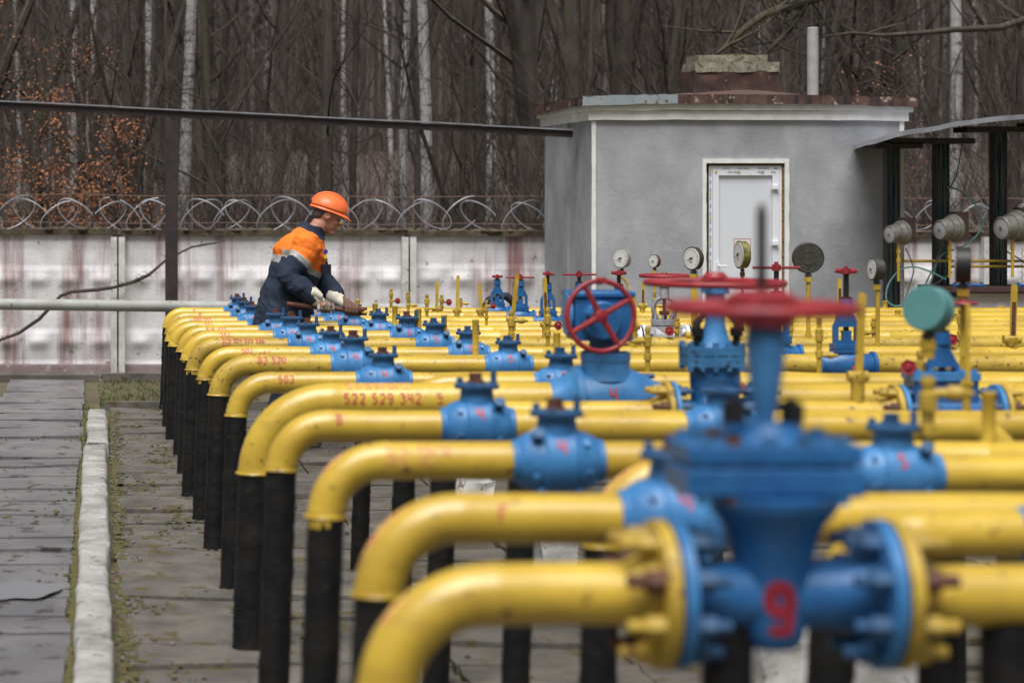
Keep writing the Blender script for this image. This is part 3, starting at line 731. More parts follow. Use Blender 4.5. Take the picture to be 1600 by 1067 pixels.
for px, py, s, lb in ((1400, 365, .95, 'leftmost grey round instrument housing, at the post nearest the building'), (1480, 358, 1.06, 'middle grey round instrument housing at the middle shelter post'), (1578, 355, 1.22, 'largest grey round instrument housing, at the right edge of the photo')):
    Z = 17.6; c = P(px, py, Z); k = s*.98
    t = thing('round_instrument', lb, 'instrument', c, 'grey round housings under the shelter')
    dv = V((.93, .36, .10)).normalized(); st = c-dv*.075*k
    mb = MB(); mb.lathe(st, dv, [(.006*k, .058*k), (0, .070*k), (.006*k, .075*k), (.075*k, .076*k), (.08*k, .088*k), (.12*k, .094*k), (.125*k, .105*k), (.143*k, .107*k), (.148*k, .100*k), (.17*k, .09*k)], 28); bo = mb.build('housing', 'cast_grey', t)
    mb = MB(); mb.lathe(st, dv, [(-.001*k, .02*k), (.005*k, .06*k), (.008*k, .058*k)], 24); mb.build('face', 'tank', t)
    for a in range(4): 
        mb = MB()
        an = a*1.57+.6; sd = dv.cross(V((0, 0, 1))).normalized(); u2 = sd.cross(dv); pp = st+dv*.15*k+(sd*math.cos(an)+u2*math.sin(an))*.098*k
        mb.cyl(pp-dv*.012, pp+dv*.006, .007, n=6); mb.build('screw', 'cast_grey', t)
    mb = MB()
    mb.cyl(st-dv*.006, st+dv*.01, .012*k, n=10); mb.build('screw', 'cast_grey', t)
    mb = MB(); e = st+dv*.19*k; mb.box(e+V((.02, .05, .02)), (.10*k, .12, .20*k)); mb.build('back_box', 'maroon', t, smooth=False)
    mb = MB(); b0 = c+V((.02, 0, -.08*k)); mb.cyl(b0, b0-V((0, 0, .30)), .012, n=10); mb.cyl(b0-V((0, 0, .05)), b0-V((0, 0, .08)), .018, n=6); mb.cyl(b0-V((0, 0, .12)), b0-V((0, 0, .15)), .017, n=6); mb.build('stub_pipe', 'yellow', t)
for py, x0_, x1_, lb in ((408, 1404, 1760, 'upper thin yellow pipe running between the shelter posts'), (416.5, 1484, 1760, 'lower thin yellow pipe running between the shelter posts')):
    mb = MB(); mb.cyl(P(x0_, py, 17.85), P(x1_, py, 17.85), .0115, n=10); tag(mb.build('impulse_pipe', 'yellow', loc=P(x0_, py, 17.85)), lb, 'pipe')
cb = thing('steel_cabinet', 'pale grey low cabinet with a dark angle iron rim behind the pipes on the right', 'cabinet', P(1560, 620, 17.75), None)
mb = MB(); a, b = P(1511, 458, 17.6), P(1760, 620, 17.6); mb.box(((a.x+b.x)/2, 17.85, (a.z-.05)/2), (b.x-a.x, .5, a.z+.05)); mb.build('body', 'tank', cb, smooth=False)
mb = MB(); a2 = P(1478, 458, 17.65); mb.box(((a2.x+a.x)/2-.002, 17.9, (a2.z-.05)/2), (a.x-a2.x-.004, .4, a2.z-.02)); mb.build('side_body', 'white', cb, smooth=False)
mb = MB(); r0, r1 = P(1476, 450, 17.55), P(1760, 457, 17.55); mb.box(((r0.x+r1.x)/2, 17.83, (r0.z+r1.z)/2+.004), (r1.x-r0.x, .60, r0.z-r1.z)); mb.build('rim', 'maroon', cb, smooth=False)
mb = MB(); p = P(1563.5, 480, 17.6); mb.torus((p.x, 17.6, p.z), (0, 1, 0), .034, .003, 28, 6); mb.torus((p.x, 17.6, p.z), (0, 1, 0), .022, .0025, 24, 6); mb.build('round_mark', 'white', cb)
for px0, px1, lb in ((1488, 1538, 'blue flat pipe clamp lying on the cabinet rim left of the last post'), (1587, 1640, 'blue flat pipe clamp on the cabinet rim at the right edge')):
    t = thing('blue_clamp', lb, 'clamp', P(px0, 450, 17.7)); a, b = P(px0, 446, 17.7), P(px1, 446, 17.7)
    mb = MB(); mb.tube([a, b], .013, 10); mb.build('bar', 'blue_deep', t)
    mb = MB()
    for f_ in (.08, .5, .92): mb.cyl(a.lerp(b, f_)-V((0, 0, .022)), a.lerp(b, f_)+V((0, 0, .024)), .012, n=6)
    mb.build('nut', 'blue_deep', t)
# ================================================================ the yellow pipes
# name: s (pixels per metre), centre height, diameter, x of the leg's left side, z of the elbow foot, right end x
def ztop(s, ytop, D): return H-(ytop-CY)/s-D/2
ROWS = {}
def row(k, s, ytop, D, xpx, zel, xend=None, lean=.035):
    h = ztop(s, ytop, D); ROWS[k] = dict(s=s, Z=F/s, h=h, D=D, r=D/2, xl=(xpx-CX)/s, ze=zel, xe=xend if xend else (1600-CX)/s+.9+.4*(F/s)/10, lean=lean, R=max(h-zel, .1))
for a in (('a', 200, 480.3, .094, 254, .625), ('b', 208, 487, .094, 257.8, .619), ('c', 219, 494.6, .094, 258, .621), ('d', 232, 501.5, .092, 263.4, .647),
          ('e', 246, 508.5, .094, 276, .672), ('f', 263, 516.5, .10, 282.7, .69), ('g', 284, 527.2, .094, 290.6, .709), ('h', 305, 541.4, .092, 308.4, .728),
          ('i', 332, 554, .100, 326.2, .734), ('j', 369, 580.8, .092, 353, .743), ('k', 425, 598, .135, 372, .6577), ('l', 514, 640, .098, 415, .848),
          ('m', 638, 690, .094, 480, .899), ('n', 811, 770, .098, 553, .919), ('o', 960, 880, .100, 557, .875)): row(*a)
X2 = lambda s, X: CX+X*s
for a in (('i2', 352, 557, .082, X2(352, 1.14), .76, 2.50), ('j2', 405, 584, .09, X2(405, 1.14), .77), ('k2', 459, 626, .092, X2(459, 1.13), .78), ('l2', 549, 645, .084, X2(549, 1.165), .88, 2.445),
          ('m2', 680, 712, .086, X2(680, 1.115), .88), ('n2', 835, 797, .090, X2(835, 1.33), .91)): row(*a)
TEXT = {  # (text, left x px, centre y px, height px)
 'a': [('P', 302, 484.5, 5, 0)], 'b': [('P', 311, 491, 6, 0)], 'c': [('200 541', 302, 498, 5.5, 0)], 'd': [('551', 320, 505.5, 5.5, 0)],
 'e': [('519  533', 322, 514, 5.5, 0)], 'f': [('543', 344, 522, 6.5, 0)], 'g': [('514 524 525 526', 347, 530.8, 6, 0), ('537', 347, 537.5, 5.5, 0)],
 'h': [('502  521', 377, 547, 8, 0)], 'i': [('B3 520', 403, 561, 10, 0)], 'j': [('503', 434, 591, 11, 0)],
 'k': [('522 529 342   5', 535, 619.5, 15, 0), ('50 51 52 518 524 526', 540, 601, 7, 1)], 'l': [('B', 524, 652, 15, 0)],
 'm': [('540 540', 598, 717, 15, 0), ('52 54 528 52', 600, 701, 12, 1)], 'n': [('F', 774, 796, 23, 0)]}
LBL = {'a': 'marked P at its elbow, farthest of the long pipes', 'b': 'marked P, second from the back of the long pipes', 'c': 'lettered 200 541 near its elbow', 'd': 'lettered 551 near its elbow',
 'e': 'lettered 519 533 near its elbow', 'f': 'lettered 543 with a paler patch beside the lettering', 'g': 'with grimy elbow and two rows of numbers, 514 to 526 and 537', 'h': 'lettered 502 521',
 'i': 'lettered B3 520', 'j': 'lettered 503 beside its blue valve', 'k': 'thick one lettered 522 529 342, feeding the geared valve', 'l': 'lettered B left of its big blue ball valve',
 'm': 'with two faded rows of red numbers left of its ball valve', 'n': 'with a large red F, second nearest', 'o': 'nearest of all, leading into the big flanged gate valve',
 'i2': 'starting mid row, its rounded end behind the geared valve', 'j2': 'starting mid row right behind the thick lettered one', 'k2': 'carrying the flanged gate valves with red handwheels', 'l2': 'starting mid row, its rounded end right of the near gate valve',
 'm2': 'starting mid row left of the ball valve marked 5 nearest the camera', 'n2': 'bending up just right of the big near gate valve'}
for k, r in ROWS.items():
    s, Z, h, rr = r['s'], r['Z'], r['h'], r['r']; q = random.Random(k); xc = r['xl']+rr; Rb = r['R']
    t = thing('gas_pipe', 'yellow pipe '+LBL[k], 'pipe', (xc-r['lean']*r['ze'], Z, 0), 'yellow gas pipes of the manifold')
    r['thing'] = t
    pts = [V((xc-.0003, Z, r['ze']-.0)), V((xc, Z, r['ze']+.012))]; rad = [rr*1.03, rr*1.02]
    for i in range(13):
        a = R(180-90*i/12); pts.append(V((xc+Rb+Rb*math.cos(a), Z, h-Rb+Rb*math.sin(a)))); rad.append(rr*1.0)
    pts[2] = V((xc, Z, max(h-Rb, r['ze']+.016)))
    seam = pts[-1].x; x = seam+.006; pts.append(V((x, Z, h))); rad.append(rr*1.03); x += .012; pts.append(V((x, Z, h))); rad.append(rr)
    nxt = x+q.uniform(1.2, 2.2)
    while x < r['xe']-.05:
        x += .12
        if x > nxt:
            for dx, f in ((0, 1), (.008, 1.035), (.018, 1.035), (.026, 1)): pts.append(V((x+dx, Z, h))); rad.append(rr*f)
            x += .03; nxt = x+q.uniform(1.0, 2.4)
        else: pts.append(V((x, Z, h+noise.noise(V((x*1.3, Z, 0)))*.006))); rad.append(rr*(1+noise.noise(V((x*5, Z, 3)))*(.02 if s > 400 else .08)))
    if k in ('i2', 'l2'):
        for i in range(1, 10):
            a = R(90-90*i/9); pts.append(V((x+Rb*math.cos(a), Z, h-Rb+Rb*math.sin(a)))); rad.append(rr)
        ex = x+Rb
        mb = MB(); mb.cyl((ex, Z, h-Rb), (ex+.01, Z, -.03), rr*.96, rr*1.0, 18); mb.build('leg', 'black', t)
    mb = MB(); mb.tube(pts, rad, 28); pp = mb.build('pipe', 'yellow_dirty' if k in 'gi' else 'yellow', t, ang=50)
    # collar where the yellow ends, and drips of yellow on the black
    lx = lambda z: xc-.002-r['lean']*(r['ze']-z)
    mb = MB(); mb.torus((xc-.005, Z, r['ze']+.004), (0, 0, 1), rr*1.0, rr*.075, 26, 6); mb.build('weld_ring', 'yellow', t)
    mb = MB(); mb_pts = []; n = 36; rl = []
    for i in range(n+1):
        z = r['ze']-(r['ze']+.03)*i/n; mb_pts.append(V((lx(z)+q.uniform(-.0012, .0012), Z, z))); rl.append(rr*(.97+q.uniform(-.014, .014)+(.05 if i in (12, 13, 24) else 0)+(.12*max(0, i-n+3)/3)))
    mb.tube(mb_pts, rl, 22)
    for i in range(6):
        mb.ell((lx(0)+q.uniform(-1, 1)*rr*.8, Z+q.uniform(-1, 1)*rr*.8, .0), (rr*.5, rr*.5, .03), 8, 5)
    mb.build('leg', 'black', t, ang=55)
    mb = MB()
    for i in range(7 if k in 'fghm' else 0):
        a = q.uniform(-2.6, -.5); z1 = r['ze']-.002; z0 = z1-q.uniform(.004, .022)*rr/.047; w0 = rr*q.uniform(.10, .35)
        c = V((lx(z1)+math.cos(a)*rr*1.0, Z+math.sin(a)*rr*1.0, 0)); tt = V((-math.sin(a), math.cos(a), 0))
        mb.add([c-tt*w0+V((0, 0, z1)), c+tt*w0+V((0, 0, z1)), c+tt*w0*.7+V((-.001, -.001, z0)), c-tt*w0*.7+V((-.001, -.001, z0))], [(0, 1, 2, 3)])
    if mb.v: mb.build('paint_drip', 'yellow_dirty', t, weld=False)
    for (tx, px, py, hp, faded) in TEXT.get(k, []):
        yc_ = py; dz = (H-(yc_-CY)/s)-h; v = math.asin(max(-.98, min(.98, dz/rr)))*rr; hh = hp/s/max(.35, math.cos(v/rr))
        mb = MB(); letter(mb, tx, cylmap((0, Z, h), rr*1.012), (px-CX)/s, v-hh/2, hh, ww=hp/s*.85, seed=px, th=.15, gap=.35)
        mb.build('lettering', 'redfade' if faded or k == 'm' else 'redpaint', t, weld=False, smooth=False)
    if k in ('n', 'o', 'm2', 'd', 'f', 'm', 'j2'):      # red brush mark along the outside of the elbow
        a0, a1 = {'n': (118, 158), 'o': (128, 146), 'm2': (110, 160)}.get(k, (120, 145)); vs = []; n = 10
        for i in range(n+1):
            a = R(a0+(a1-a0)*i/n); wd = (.12+.22*math.sin(math.pi*i/n))*(1+q.uniform(-.2, .2))
            for u in (-1.0-wd, -1.0+wd):
                e = u+1.45     # angle round the section, 0 = outside of the bend, towards the camera
                rad_ = Rb+rr*1.008*math.cos(e*.55); y = Z-rr*1.008*math.sin(e*.55)
                vs.append(V((xc+Rb+rad_*math.cos(a), y, h-Rb+rad_*math.sin(a))))
        mb = MB(); mb.add(vs, [(2*i, 2*i+1, 2*i+3, 2*i+2) for i in range(n)]); mb.build('red_mark', 'redfade', t)
    if k not in ('i2', 'l2'):
        for X in ((2.9, 4.4) if s < 600 else (2.6,)):
            if X < r['xe']-.3 and k not in ('o', 'n', 'm'):
                mb = MB(); mb.cyl((X, Z, h-rr*.6), (X+.01, Z, -.03), rr*.85, rr*.9, 16); mb.build('leg', 'black', t)
for px in (1136, 1572):
    r = ROWS['o']; X = (px-CX)/r['s']; mb = MB(); mb.cyl((X, r['Z'], r['h']-r['r']*.5-.02), (X, r['Z'], -.03), .041, .044, 20); mb.build('leg', 'black', r['thing'])
r = ROWS['n']
for X in (1.62,):
    mb = MB(); mb.cyl((X, r['Z'], r['h']-.03), (X, r['Z'], -.03), .041, .044, 20); mb.build('leg', 'black', r['thing'])

def rp(k, px, dz=0):     # point on the centre line of a row
    r = ROWS[k]; return V(((px-CX)/r['s'], r['Z'], r['h']+dz))
# ---------------------------------------------------------------- welded ball valves
def planemap(o, ux=(1, 0, 0), uz=(0, 0, 1)):
    o, ux, uz = V(o), V(ux), V(uz); return lambda u, v: o+ux*u+uz*v
def ball_valve(k, px, num, label, L=.225, grp='blue ball valves marked 4 on the long pipes', stemrust=True, sc_=1.0):
    r = ROWS[k]; q = random.Random(label); bm_ = 'blue_mid' if k in 'abcd' or q.random() < .3 else 'blue'; X0 = (px-CX)/r['s']; c = V((X0+L/2, r['Z'], r['h'])); rr = r['r']; K = rr/.047*sc_
    t = thing('ball_valve', label, 'valve', (c.x, c.y, c.z-.08*K), grp)
    prof = [(-L/2, rr*1.05), (-L/2+.004, rr*1.12), (-L/2+.014, rr*1.12), (-L/2+.018, rr*1.2), (-L/2+.03, .064*K), (-L/2+.05, .073*K), (-L/2+.068, .077*K), (-L/2+.072, .077*K), (-.036, .080*K), (-.034, .083*K), (.034, .083*K), (.036, .080*K),
            (L/2-.072, .078*K), (L/2-.05, .073*K), (L/2-.03, .064*K), (L/2-.018, rr*1.2), (L/2-.014, rr*1.12), (L/2-.004, rr*1.12), (L/2, rr*1.05)]
    mb = MB(); mb.lathe(c, (1, 0, 0), prof, 30); 
    mb.tube([c+V((0, 0, .03*K)), c+V((0, 0, .065*K)), c+V((0, 0, .108*K))], [.056*K, .052*K, .046*K], 24)
    bo = mb.build('body', bm_, t, ang=35)
    zt = c.z+.108*K; zc = V((c.x, c.y, zt))
    mb = MB(); mb.lathe(zc, (0, 0, 1), [(0, .050*K), (.002, .064*K), (.013, .066*K), (.016, .060*K)], 26); fl_ = mb.build('top_flange', 'navy_bolt', t)
    mb = MB(); mb.box(zc+V((-.004, 0, .030*K)), (.028*K, .028*K, .032*K), Matrix.Rotation(q.uniform(0, .7), 3, 'Z')); mb.lathe(zc+V((-.004, 0, .014)), (0, 0, 1), [(0, .026*K), (.010, .024*K)], 16)
    mb.build('stem', 'rust' if stemrust else 'navy_bolt', t, smooth=False)
    for (dx, dy, hh) in ((.046, -.018, .042), (-.046, .02, .02), (-.02, -.05, .012), (.02, .05, .012)):
        b0 = zc+V((dx*K, dy*K, .012)); mb = MB(); mb.cyl(b0, b0+V((0, 0, hh*K)), .010*K, .009*K, 8); mb.build('bolt', 'navy_bolt', t)
    sd = q.choice((-1, 1)) if label.find('flip') < 0 else 1
    for (dx, dz, rl, ln, m) in ((-.058*sd, .055, .012, .03, 'navy_bolt'), (.060*sd, .045, .008, .012, 'blue'), (.062*sd, -.022, .012, .03, 'navy_bolt'), (-.060*sd, -.03, .008, .010, 'blue'), (.045, -.060, .011, .016, 'blue'), (-.045, -.060, .011, .016, 'blue')):
        rad = .077*K; y = -math.sqrt(max(.0, rad*rad-(dz*K)**2)); b0 = c+V((dx, y+.008, dz*K)); dr2 = V((0, y, dz*K)).normalized()
        mb = MB(); mb.cyl(b0-dr2*.012, b0+dr2*ln*K, rl*K, n=10)
        if m == 'navy_bolt': mb.cyl(b0+dr2*(ln-.014)*K, b0+dr2*(ln+.002)*K, rl*1.45*K, n=6)
        mb.build('side_plug', m, t)
    if num:
        hh = .036*K; mb = MB(); cc = cylmap((0, c.y, c.z), .083*K)
        letter(mb, num, cc, c.x-hh*.3, .030*K-hh*.1, hh, seed=px, th=.17); mb.build('number', 'redpaint', t, weld=False, smooth=False)
    return t
C1 = {'a': (348.7, 'half hidden at the far end, on the rearmost pipe'), 'b': (359, 'second from the far end, left of the worker'), 'c': (370, 'third from the far end, left of the worker'), 'd': (386, 'just behind the hem of the worker'),
 'e': (403.4, 'directly in front of the worker, left one'), 'f': (426, 'in front of the worker, on the pipe lettered 543'), 'g': (449, 'on the pipe with two rows of numbers'), 'h': (483.6, 'on the pipe lettered 502 521'), 'i': (515.5, 'on the pipe lettered B3 520'),
 'j': (554.5, 'on the pipe lettered 503'), 'l': (687, 'on the pipe lettered B'), 'm': (798, 'in full view on the pipe with faded red numbers'), 'n': (965, 'half behind the near gate valve on pipe F')}
for k, (px, d) in C1.items():
    ball_valve(k, px, '4', 'sky blue ball valve marked 4 '+d, L=.225 if k not in 'j' else .24)
G5 = 'blue ball valves marked 5 in the second column'
for k, px, d in (('b', 470, 'below the cuff of the worker'), ('c', 505, 'behind the wrench head'), ('d', 527, 'right of the worker, under the wrench jaws'), ('e', 565.6, 'first one right of the worker'), ('f', 608, 'second right of the worker'), ('g', 648, 'third right of the worker'), ('h', 699, 'fourth right of the worker'), ('i2', 756, 'left of the geared valve'), ('j2', 833, 'partly hidden by the left end of the geared valve'),
                 ('l2', 1069, 'between the two large gate valves'), ('m2', 1322, 'right behind the big near gate valve'), ('n2', 1590, 'cut by the right edge of the photo')):
    ball_valve(k, px, '5', 'sky blue ball valve marked 5, '+d, L=.215, grp=G5, stemrust=k in 'df')

# ---------------------------------------------------------------- small wedge gate valves
def gate_valve(k, px, label, K=1.0, raise_=0.0, handle='nut', mat_='blue_deep', num=None, body='small', yaw=0, twist=.3):
    c = rp(k, px); rr = ROWS[k]['r']; t = thing('gate_valve', label, 'valve', (c.x, c.y, c.z-.06*K), 'blue gate valves with red handles')
    X, Y, Zz = V((1, 0, 0)), V((0, 1, 0)), V((0, 0, 1))
    mb = MB()
    Lb = .11*K if body == 'small' else .12*K
    mb.lathe(c, (1, 0, 0), [(-Lb, rr*1.02), (-Lb, rr*1.28), (-Lb+.015, rr*1.30), (-Lb+.02, rr*1.05), (-Lb+.045, rr*1.1), (-.035*K, rr*1.45), (.035*K, rr*1.45), (Lb-.045, rr*1.1), (Lb-.02, rr*1.05), (Lb-.015, rr*1.30), (Lb, rr*1.28), (Lb, rr*1.02)], 24)
    mb.box(c+Zz*.025*K, (.096*K, .085*K, .06*K)); bo = mb.build('body', mat_, t)
    mb = MB(); mb.box(c+Zz*.062*K, (.112*K, .095*K, .014*K)); mb.box(c+Zz*.080*K, (.112*K, .095*K, .018*K)); mb.build('bonnet', mat_, t, smooth=False)
    z0 = .089*K; o = c+Zz*z0; k_ = K
    mb = MB()
    A = [(-.052, 0), (-.052, .075), (-.024, .128), (-.024, .098), (-.038, .070), (-.038, .016), (-.030, .0)]
    mb.prism([(x*k_, y*k_) for x, y in A], o, X, Zz, Y, .042*k_); mb.prism([(-x*k_, y*k_) for x, y in A][::-1], o, X, Zz, Y, .042*k_)
    mb.prism([(x*k_, y*k_) for x, y in [(-.0299, 0), (.0299, 0), (.0375, .0155), (-.0375, .0155)]], o, X, Zz, Y, .040*k_)
    mb.prism([(x*k_, y*k_) for x, y in [(-.0365, .0725), (.0365, .0725), (.0239, .0975), (.0239, .128), (.022, .150), (-.022, .150), (-.0239, .128), (-.0239, .0975)]], o, X, Zz, Y, .040*k_)
    mb.cyl(o+Zz*.148*k_, o+Zz*.190*k_, .027*k_, n=18); mb.cyl(o+Zz*.150*k_, o+Zz*.160*k_, .030*k_, n=18); yk = mb.build('yoke', mat_, t, ang=30)
    mb = MB(); mb.box(o+Zz*.036*k_-Y*.002, (.034*k_, .030*k_, .040*k_)); mb.box(o+Zz*.050*k_-Y*.002, (.040*k_, .028*k_, .006*k_)); mb.build('gland', mat_, t, smooth=False)
    mb = MB(); mb.cyl(o+Zz*.03*k_, o+Zz*(.212*k_+raise_), .012*k_, n=10); mb.cyl(o+Zz*.19*k_, o+Zz*(.198*k_), .024*k_, n=14); mb.build('stem', 'cable_black', t)
    hz = o+Zz*(.215*k_+raise_); mb = MB()
    if handle == 'nut':
        mb.cyl(hz-Zz*.012*k_, hz+Zz*.012*k_, .020*k_, n=10); mb.cyl(hz+Zz*.010*k_, hz+Zz*.022*k_, .009*k_, n=8)
        for i in range(3):
            a = twist+i*2.09; dv = V((math.cos(a), math.sin(a), 0)); mb.tube([hz, hz+dv*.045*k_+Zz*.003], [.010*k_, .011*k_], 8)
    elif handle == 'bar':
        mb.cyl(hz-Zz*.014*k_, hz+Zz*.014*k_, .020*k_, n=10); mb.cyl(hz+Zz*.012*k_, hz+Zz*.026*k_, .010*k_, n=8)
        mb.tube([hz-X*.105*k_, hz+X*.105*k_], .0065*k_, 8)
    mb.build('handle', 'red', t)
    if num:
        mb = MB(); hh = .042*K; letter(mb, num, planemap(c+V((0, -.075*K, -.01))), 0, 0, hh, th=.17); mb.build('number', 'redpaint', t, weld=False)
    return t
gate_valve('a', 777, 'small blue gate valve with a red nut and solid looking yoke, farthest left', .94)
gate_valve('b', 813, 'small blue gate valve with a red cross bar handle beside an upright yellow lever', 1.0, handle='bar')
gate_valve('c', 856, 'small blue gate valve behind an open yellow lever, its black stem raised', 1.0, raise_=.045, twist=.0)
gate_valve('d', 905, 'small blue gate valve with long red bar handle before the building corner', 1.08, handle='bar', raise_=.03)
gate_valve('e', 967, 'small blue gate valve behind the right rim of the facing handwheel', 1.08, raise_=.05)
gate_valve('h', 1213, 'blue gate valve hidden behind the near yoke, its red bar handle showing', 1.15, handle='bar', raise_=.10)
gate_valve('i', 1322, 'stout blue gate valve marked 2 with a red nut on a raised stem', 1.12, raise_=.10, num='2', twist=.2, body='stout')
def flange_pair(k, x, side, Rf, root, th=.014, cols=('blue', 'yellow_dirty'), nb=8, gap=.006, inner=None):
    """side=+1: the pipe's flange lies right of the valve's flange, x = the joint"""
    c = V((x, ROWS[k]['Z'], ROWS[k]['h'])); rr = ROWS[k]['r']
    mb = MB(); mb.lathe(c-V((side*gap/2, 0, 0)), (-side, 0, 0), [(0, Rf*.9), (0, Rf), (th, Rf), (th+.002, Rf*.97), (th+.002, rr*1.35), (th+.02, rr*1.1)], 40); f1 = mb.build('flange', cols[0], root)
    mb = MB(); mb.lathe(c+V((side*gap/2, 0, 0)), (side, 0, 0), [(0, Rf*.9), (0, Rf), (th*1.1, Rf), (th*1.1+.002, Rf*.97), (th*1.1+.002, rr*1.5), (th+.05, rr*1.05)], 40); mb.build('pipe_flange', cols[1], root)
    mb = MB(); mb.lathe(c-V((gap/2, 0, 0)), (1, 0, 0), [(0, Rf*.86), (gap, Rf*.86)], 30); mb.build('gasket', 'cable_black', root)
    for i in range(nb):
        a = 2*math.pi*(i+.5)/nb; o = c+V((0, math.cos(a)*Rf*.78, math.sin(a)*Rf*.78)); b = V((side, 0, 0))
        mb = MB(); bl = Rf*.13; 
        mb.cyl(o-b*(th+.030*Rf/.1), o-b*(th), bl*1.25, n=6); mb.cyl(o-b*(th+.05*Rf/.1), o-b*(th-.002), bl*.7, n=8); mb.build('bolt', 'navy_bolt' if cols[0] != 'white' else 'grey_metal', root)
        mb = MB(); mb.cyl(o+b*(th-.002), o+b*(th+.055*Rf/.1), bl*.7, n=8); mb.cyl(o+b*(th), o+b*(th+.030*Rf/.1), bl*1.25, n=6); mb.build('bolt', cols[1] if i % 3 else 'rust', root)
# gate valve with flanges at the right, under the teal gauge
k = 'k2'; c = rp(k, 1470)
t = gate_valve(k, 1472, 'blue flanged gate valve with open yoke below the teal gauge', 1.0, raise_=.06)
flange_pair(k, (1402-CX)/459, -1, .102, t); flange_pair(k, (1560-CX)/459, 1, .102, t)
mb = MB(); mb.lathe((rp(k, 1406).x, c.y, c.z), (1, 0, 0), [(0, .05), (.05, .052), (.06, .07), (.26, .07), (.27, .052), (.33, .05)], 26); mb.box(c+V((-.0, 0, .06)), (.215, .11, .12)); mb.build('valve_casing', 'blue_deep', t)
mb = MB(); mb.box(c+V((0, 0, .132)), (.225, .13, .026)); mb.build('casing_rim', 'blue', t, smooth=False)
for dx in (-.095, -.05, .05, .095):
    mb = MB(); mb.cyl(c+V((dx, -.05, .11)), c+V((dx, -.05, .156)), .010, n=6); mb.build('bolt', 'blue', t)
# big gate valve, second from the camera
k = 'k2'; c = rp(k, 1117); Zz = V((0, 0, 1)); X = V((1, 0, 0)); s = 459.
g2_ = thing('large_gate_valve', 'large blue gate valve with red handwheel, farther of the two big ones', 'valve', c-Zz*.15, 'large gate valves with level red handwheels')
zz = lambda py: H-(py-CY)/s
mb = MB(); mb.lathe((rp(k, 1052).x, c.y, c.z), (1, 0, 0), [(0, .05), (.07, .05), (.09, .075), (.19, .075), (.21, .05), (.29, .05)], 26)
mb.tube([(c.x, c.y, c.z-.14), (c.x, c.y, c.z-.10), (c.x, c.y, c.z+.02), (c.x, c.y, zz(572))], [.05, .072, .080, .088], 26, flat=.6); mb.build('body', 'blue_deep', g2_)
mb = MB()
for za, zb_, wd in ((572, 556, .188), (554, 541, .190)): mb.box((c.x-.012, c.y, (zz(za)+zz(zb_))/2), (wd, .13, abs(zz(za)-zz(zb_))))
mb.build('bonnet_flange', 'blue_teal', g2_, smooth=False)
for dx in (-.085, -.045, 0, .045, .085):
    for dy in (-.055, .055): mb = MB(); mb.cyl((c.x-.012+dx, c.y+dy, zz(578)), (c.x-.012+dx, c.y+dy, zz(534)), .011, n=6); mb.build('bolt', 'blue_teal', g2_)
mb = MB(); mb.tube([(c.x, c.y, zz(541)), (c.x, c.y, zz(530)), (c.x, c.y, zz(505)), (c.x, c.y, zz(462)), (c.x, c.y, zz(455))], [.066, .048, .034, .032, .036], 20, flat=.8)
mb.cyl((c.x, c.y, zz(458)), (c.x, c.y, zz(449)), .047, n=20); mb.build('yoke', 'blue', g2_)
for dx in (-.062, .07):
    mb = MB(); mb.tube([(c.x+dx, c.y-.01, zz(541)), (c.x+dx*1.05, c.y-.01, zz(505)), (c.x+dx*.55, c.y, zz(490))], [.013, .015, .008], 8); mb.cyl((c.x+dx, c.y-.01, zz(525)), (c.x+dx, c.y-.01, zz(512)), .022, n=6); mb.build('gland_bolt', 'black', g2_)
def level_wheel(root, c, Rw, rt, hub, m='red', nsp=5, tw=.3, tilt=0, hz=.03):
    ax = V((math.sin(tilt), 0, math.cos(tilt))); mb = MB(); mb.torus(c, ax, Rw, rt, 48, 10)
    for i in range(nsp):
        a = tw+i*2*math.pi/nsp; dv = V((math.cos(a)*math.cos(tilt), math.sin(a), -math.cos(a)*math.sin(tilt))); mb.tube([c+ax*hz*.2, c+dv*Rw*.5+ax*hz*.25, c+dv*Rw], [rt*.9, rt*.75, rt*.7], 8)
    mb.tube([c-ax*hz*1.0, c-ax*hz*.3, c+ax*hz*.6, c+ax*hz], [hub*.8, hub, hub, hub*.7], 20)
    for i in range(6):
        a = i*1.047; dv = V((math.cos(a), math.sin(a), 0)); mb.box(c+dv*hub*.9-ax*hz*.1, (hub*.35, hub*.35, hz*1.0), Matrix.Rotation(a, 3, 'Z'))
    return mb.build('handwheel', m, root)
level_wheel(g2_, V((c.x, c.y, zz(442))), .228, .011, .042, hz=.036)
flange_pair('k2', (1046-CX)/459, -1, .112, g2_); flange_pair('k2', (1182-CX)/459, 1, .112, g2_)
mb = MB(); letter(mb, '6', planemap((c.x+.06, c.y-.062, zz(606))), 0, 0, .04, th=.16); mb.build('number', 'redpaint', g2_, weld=False)
# the big gate valve nearest the camera
k = 'o'; s = 960.; r = ROWS[k]; c = rp(k, 1206); zz = lambda py: H-(py-CY)/s
g1_ = thing('large_gate_valve', 'huge dark blue gate valve marked 9, nearest of all', 'valve', c-Zz*.12, 'large gate valves with level red handwheels')
mb = MB(); mb.lathe((rp(k, 1050).x, c.y, c.z), (1, 0, 0), [(0, .066), (.02, .060), (.05, .056), (.26, .056), (.29, .060), (.315, .066)], 30)
B = [(-.030, -.085), (.030, -.085), (.045, -.075), (.052, -.055), (.070, .06), (.092, .115), (.120, .145), (-.120, .145), (-.100, .115), (-.075, .06), (-.056, -.055), (-.047, -.075)]
zt_ = zz(770)
secs = [(-.088, .022), (-.084, .039), (-.072, .049), (-.045, .054), (.0, .056), (.05, .062), (.090, .070), (.115, .080), (.138, .098), (.150, .105), (.165, .106)]
mb.tube([c+Zz*a for a, b in secs], [b for a, b in secs], 28, flat=1.12); mb.build('body', 'blue_deep', g1_, ang=45)
mb = MB()
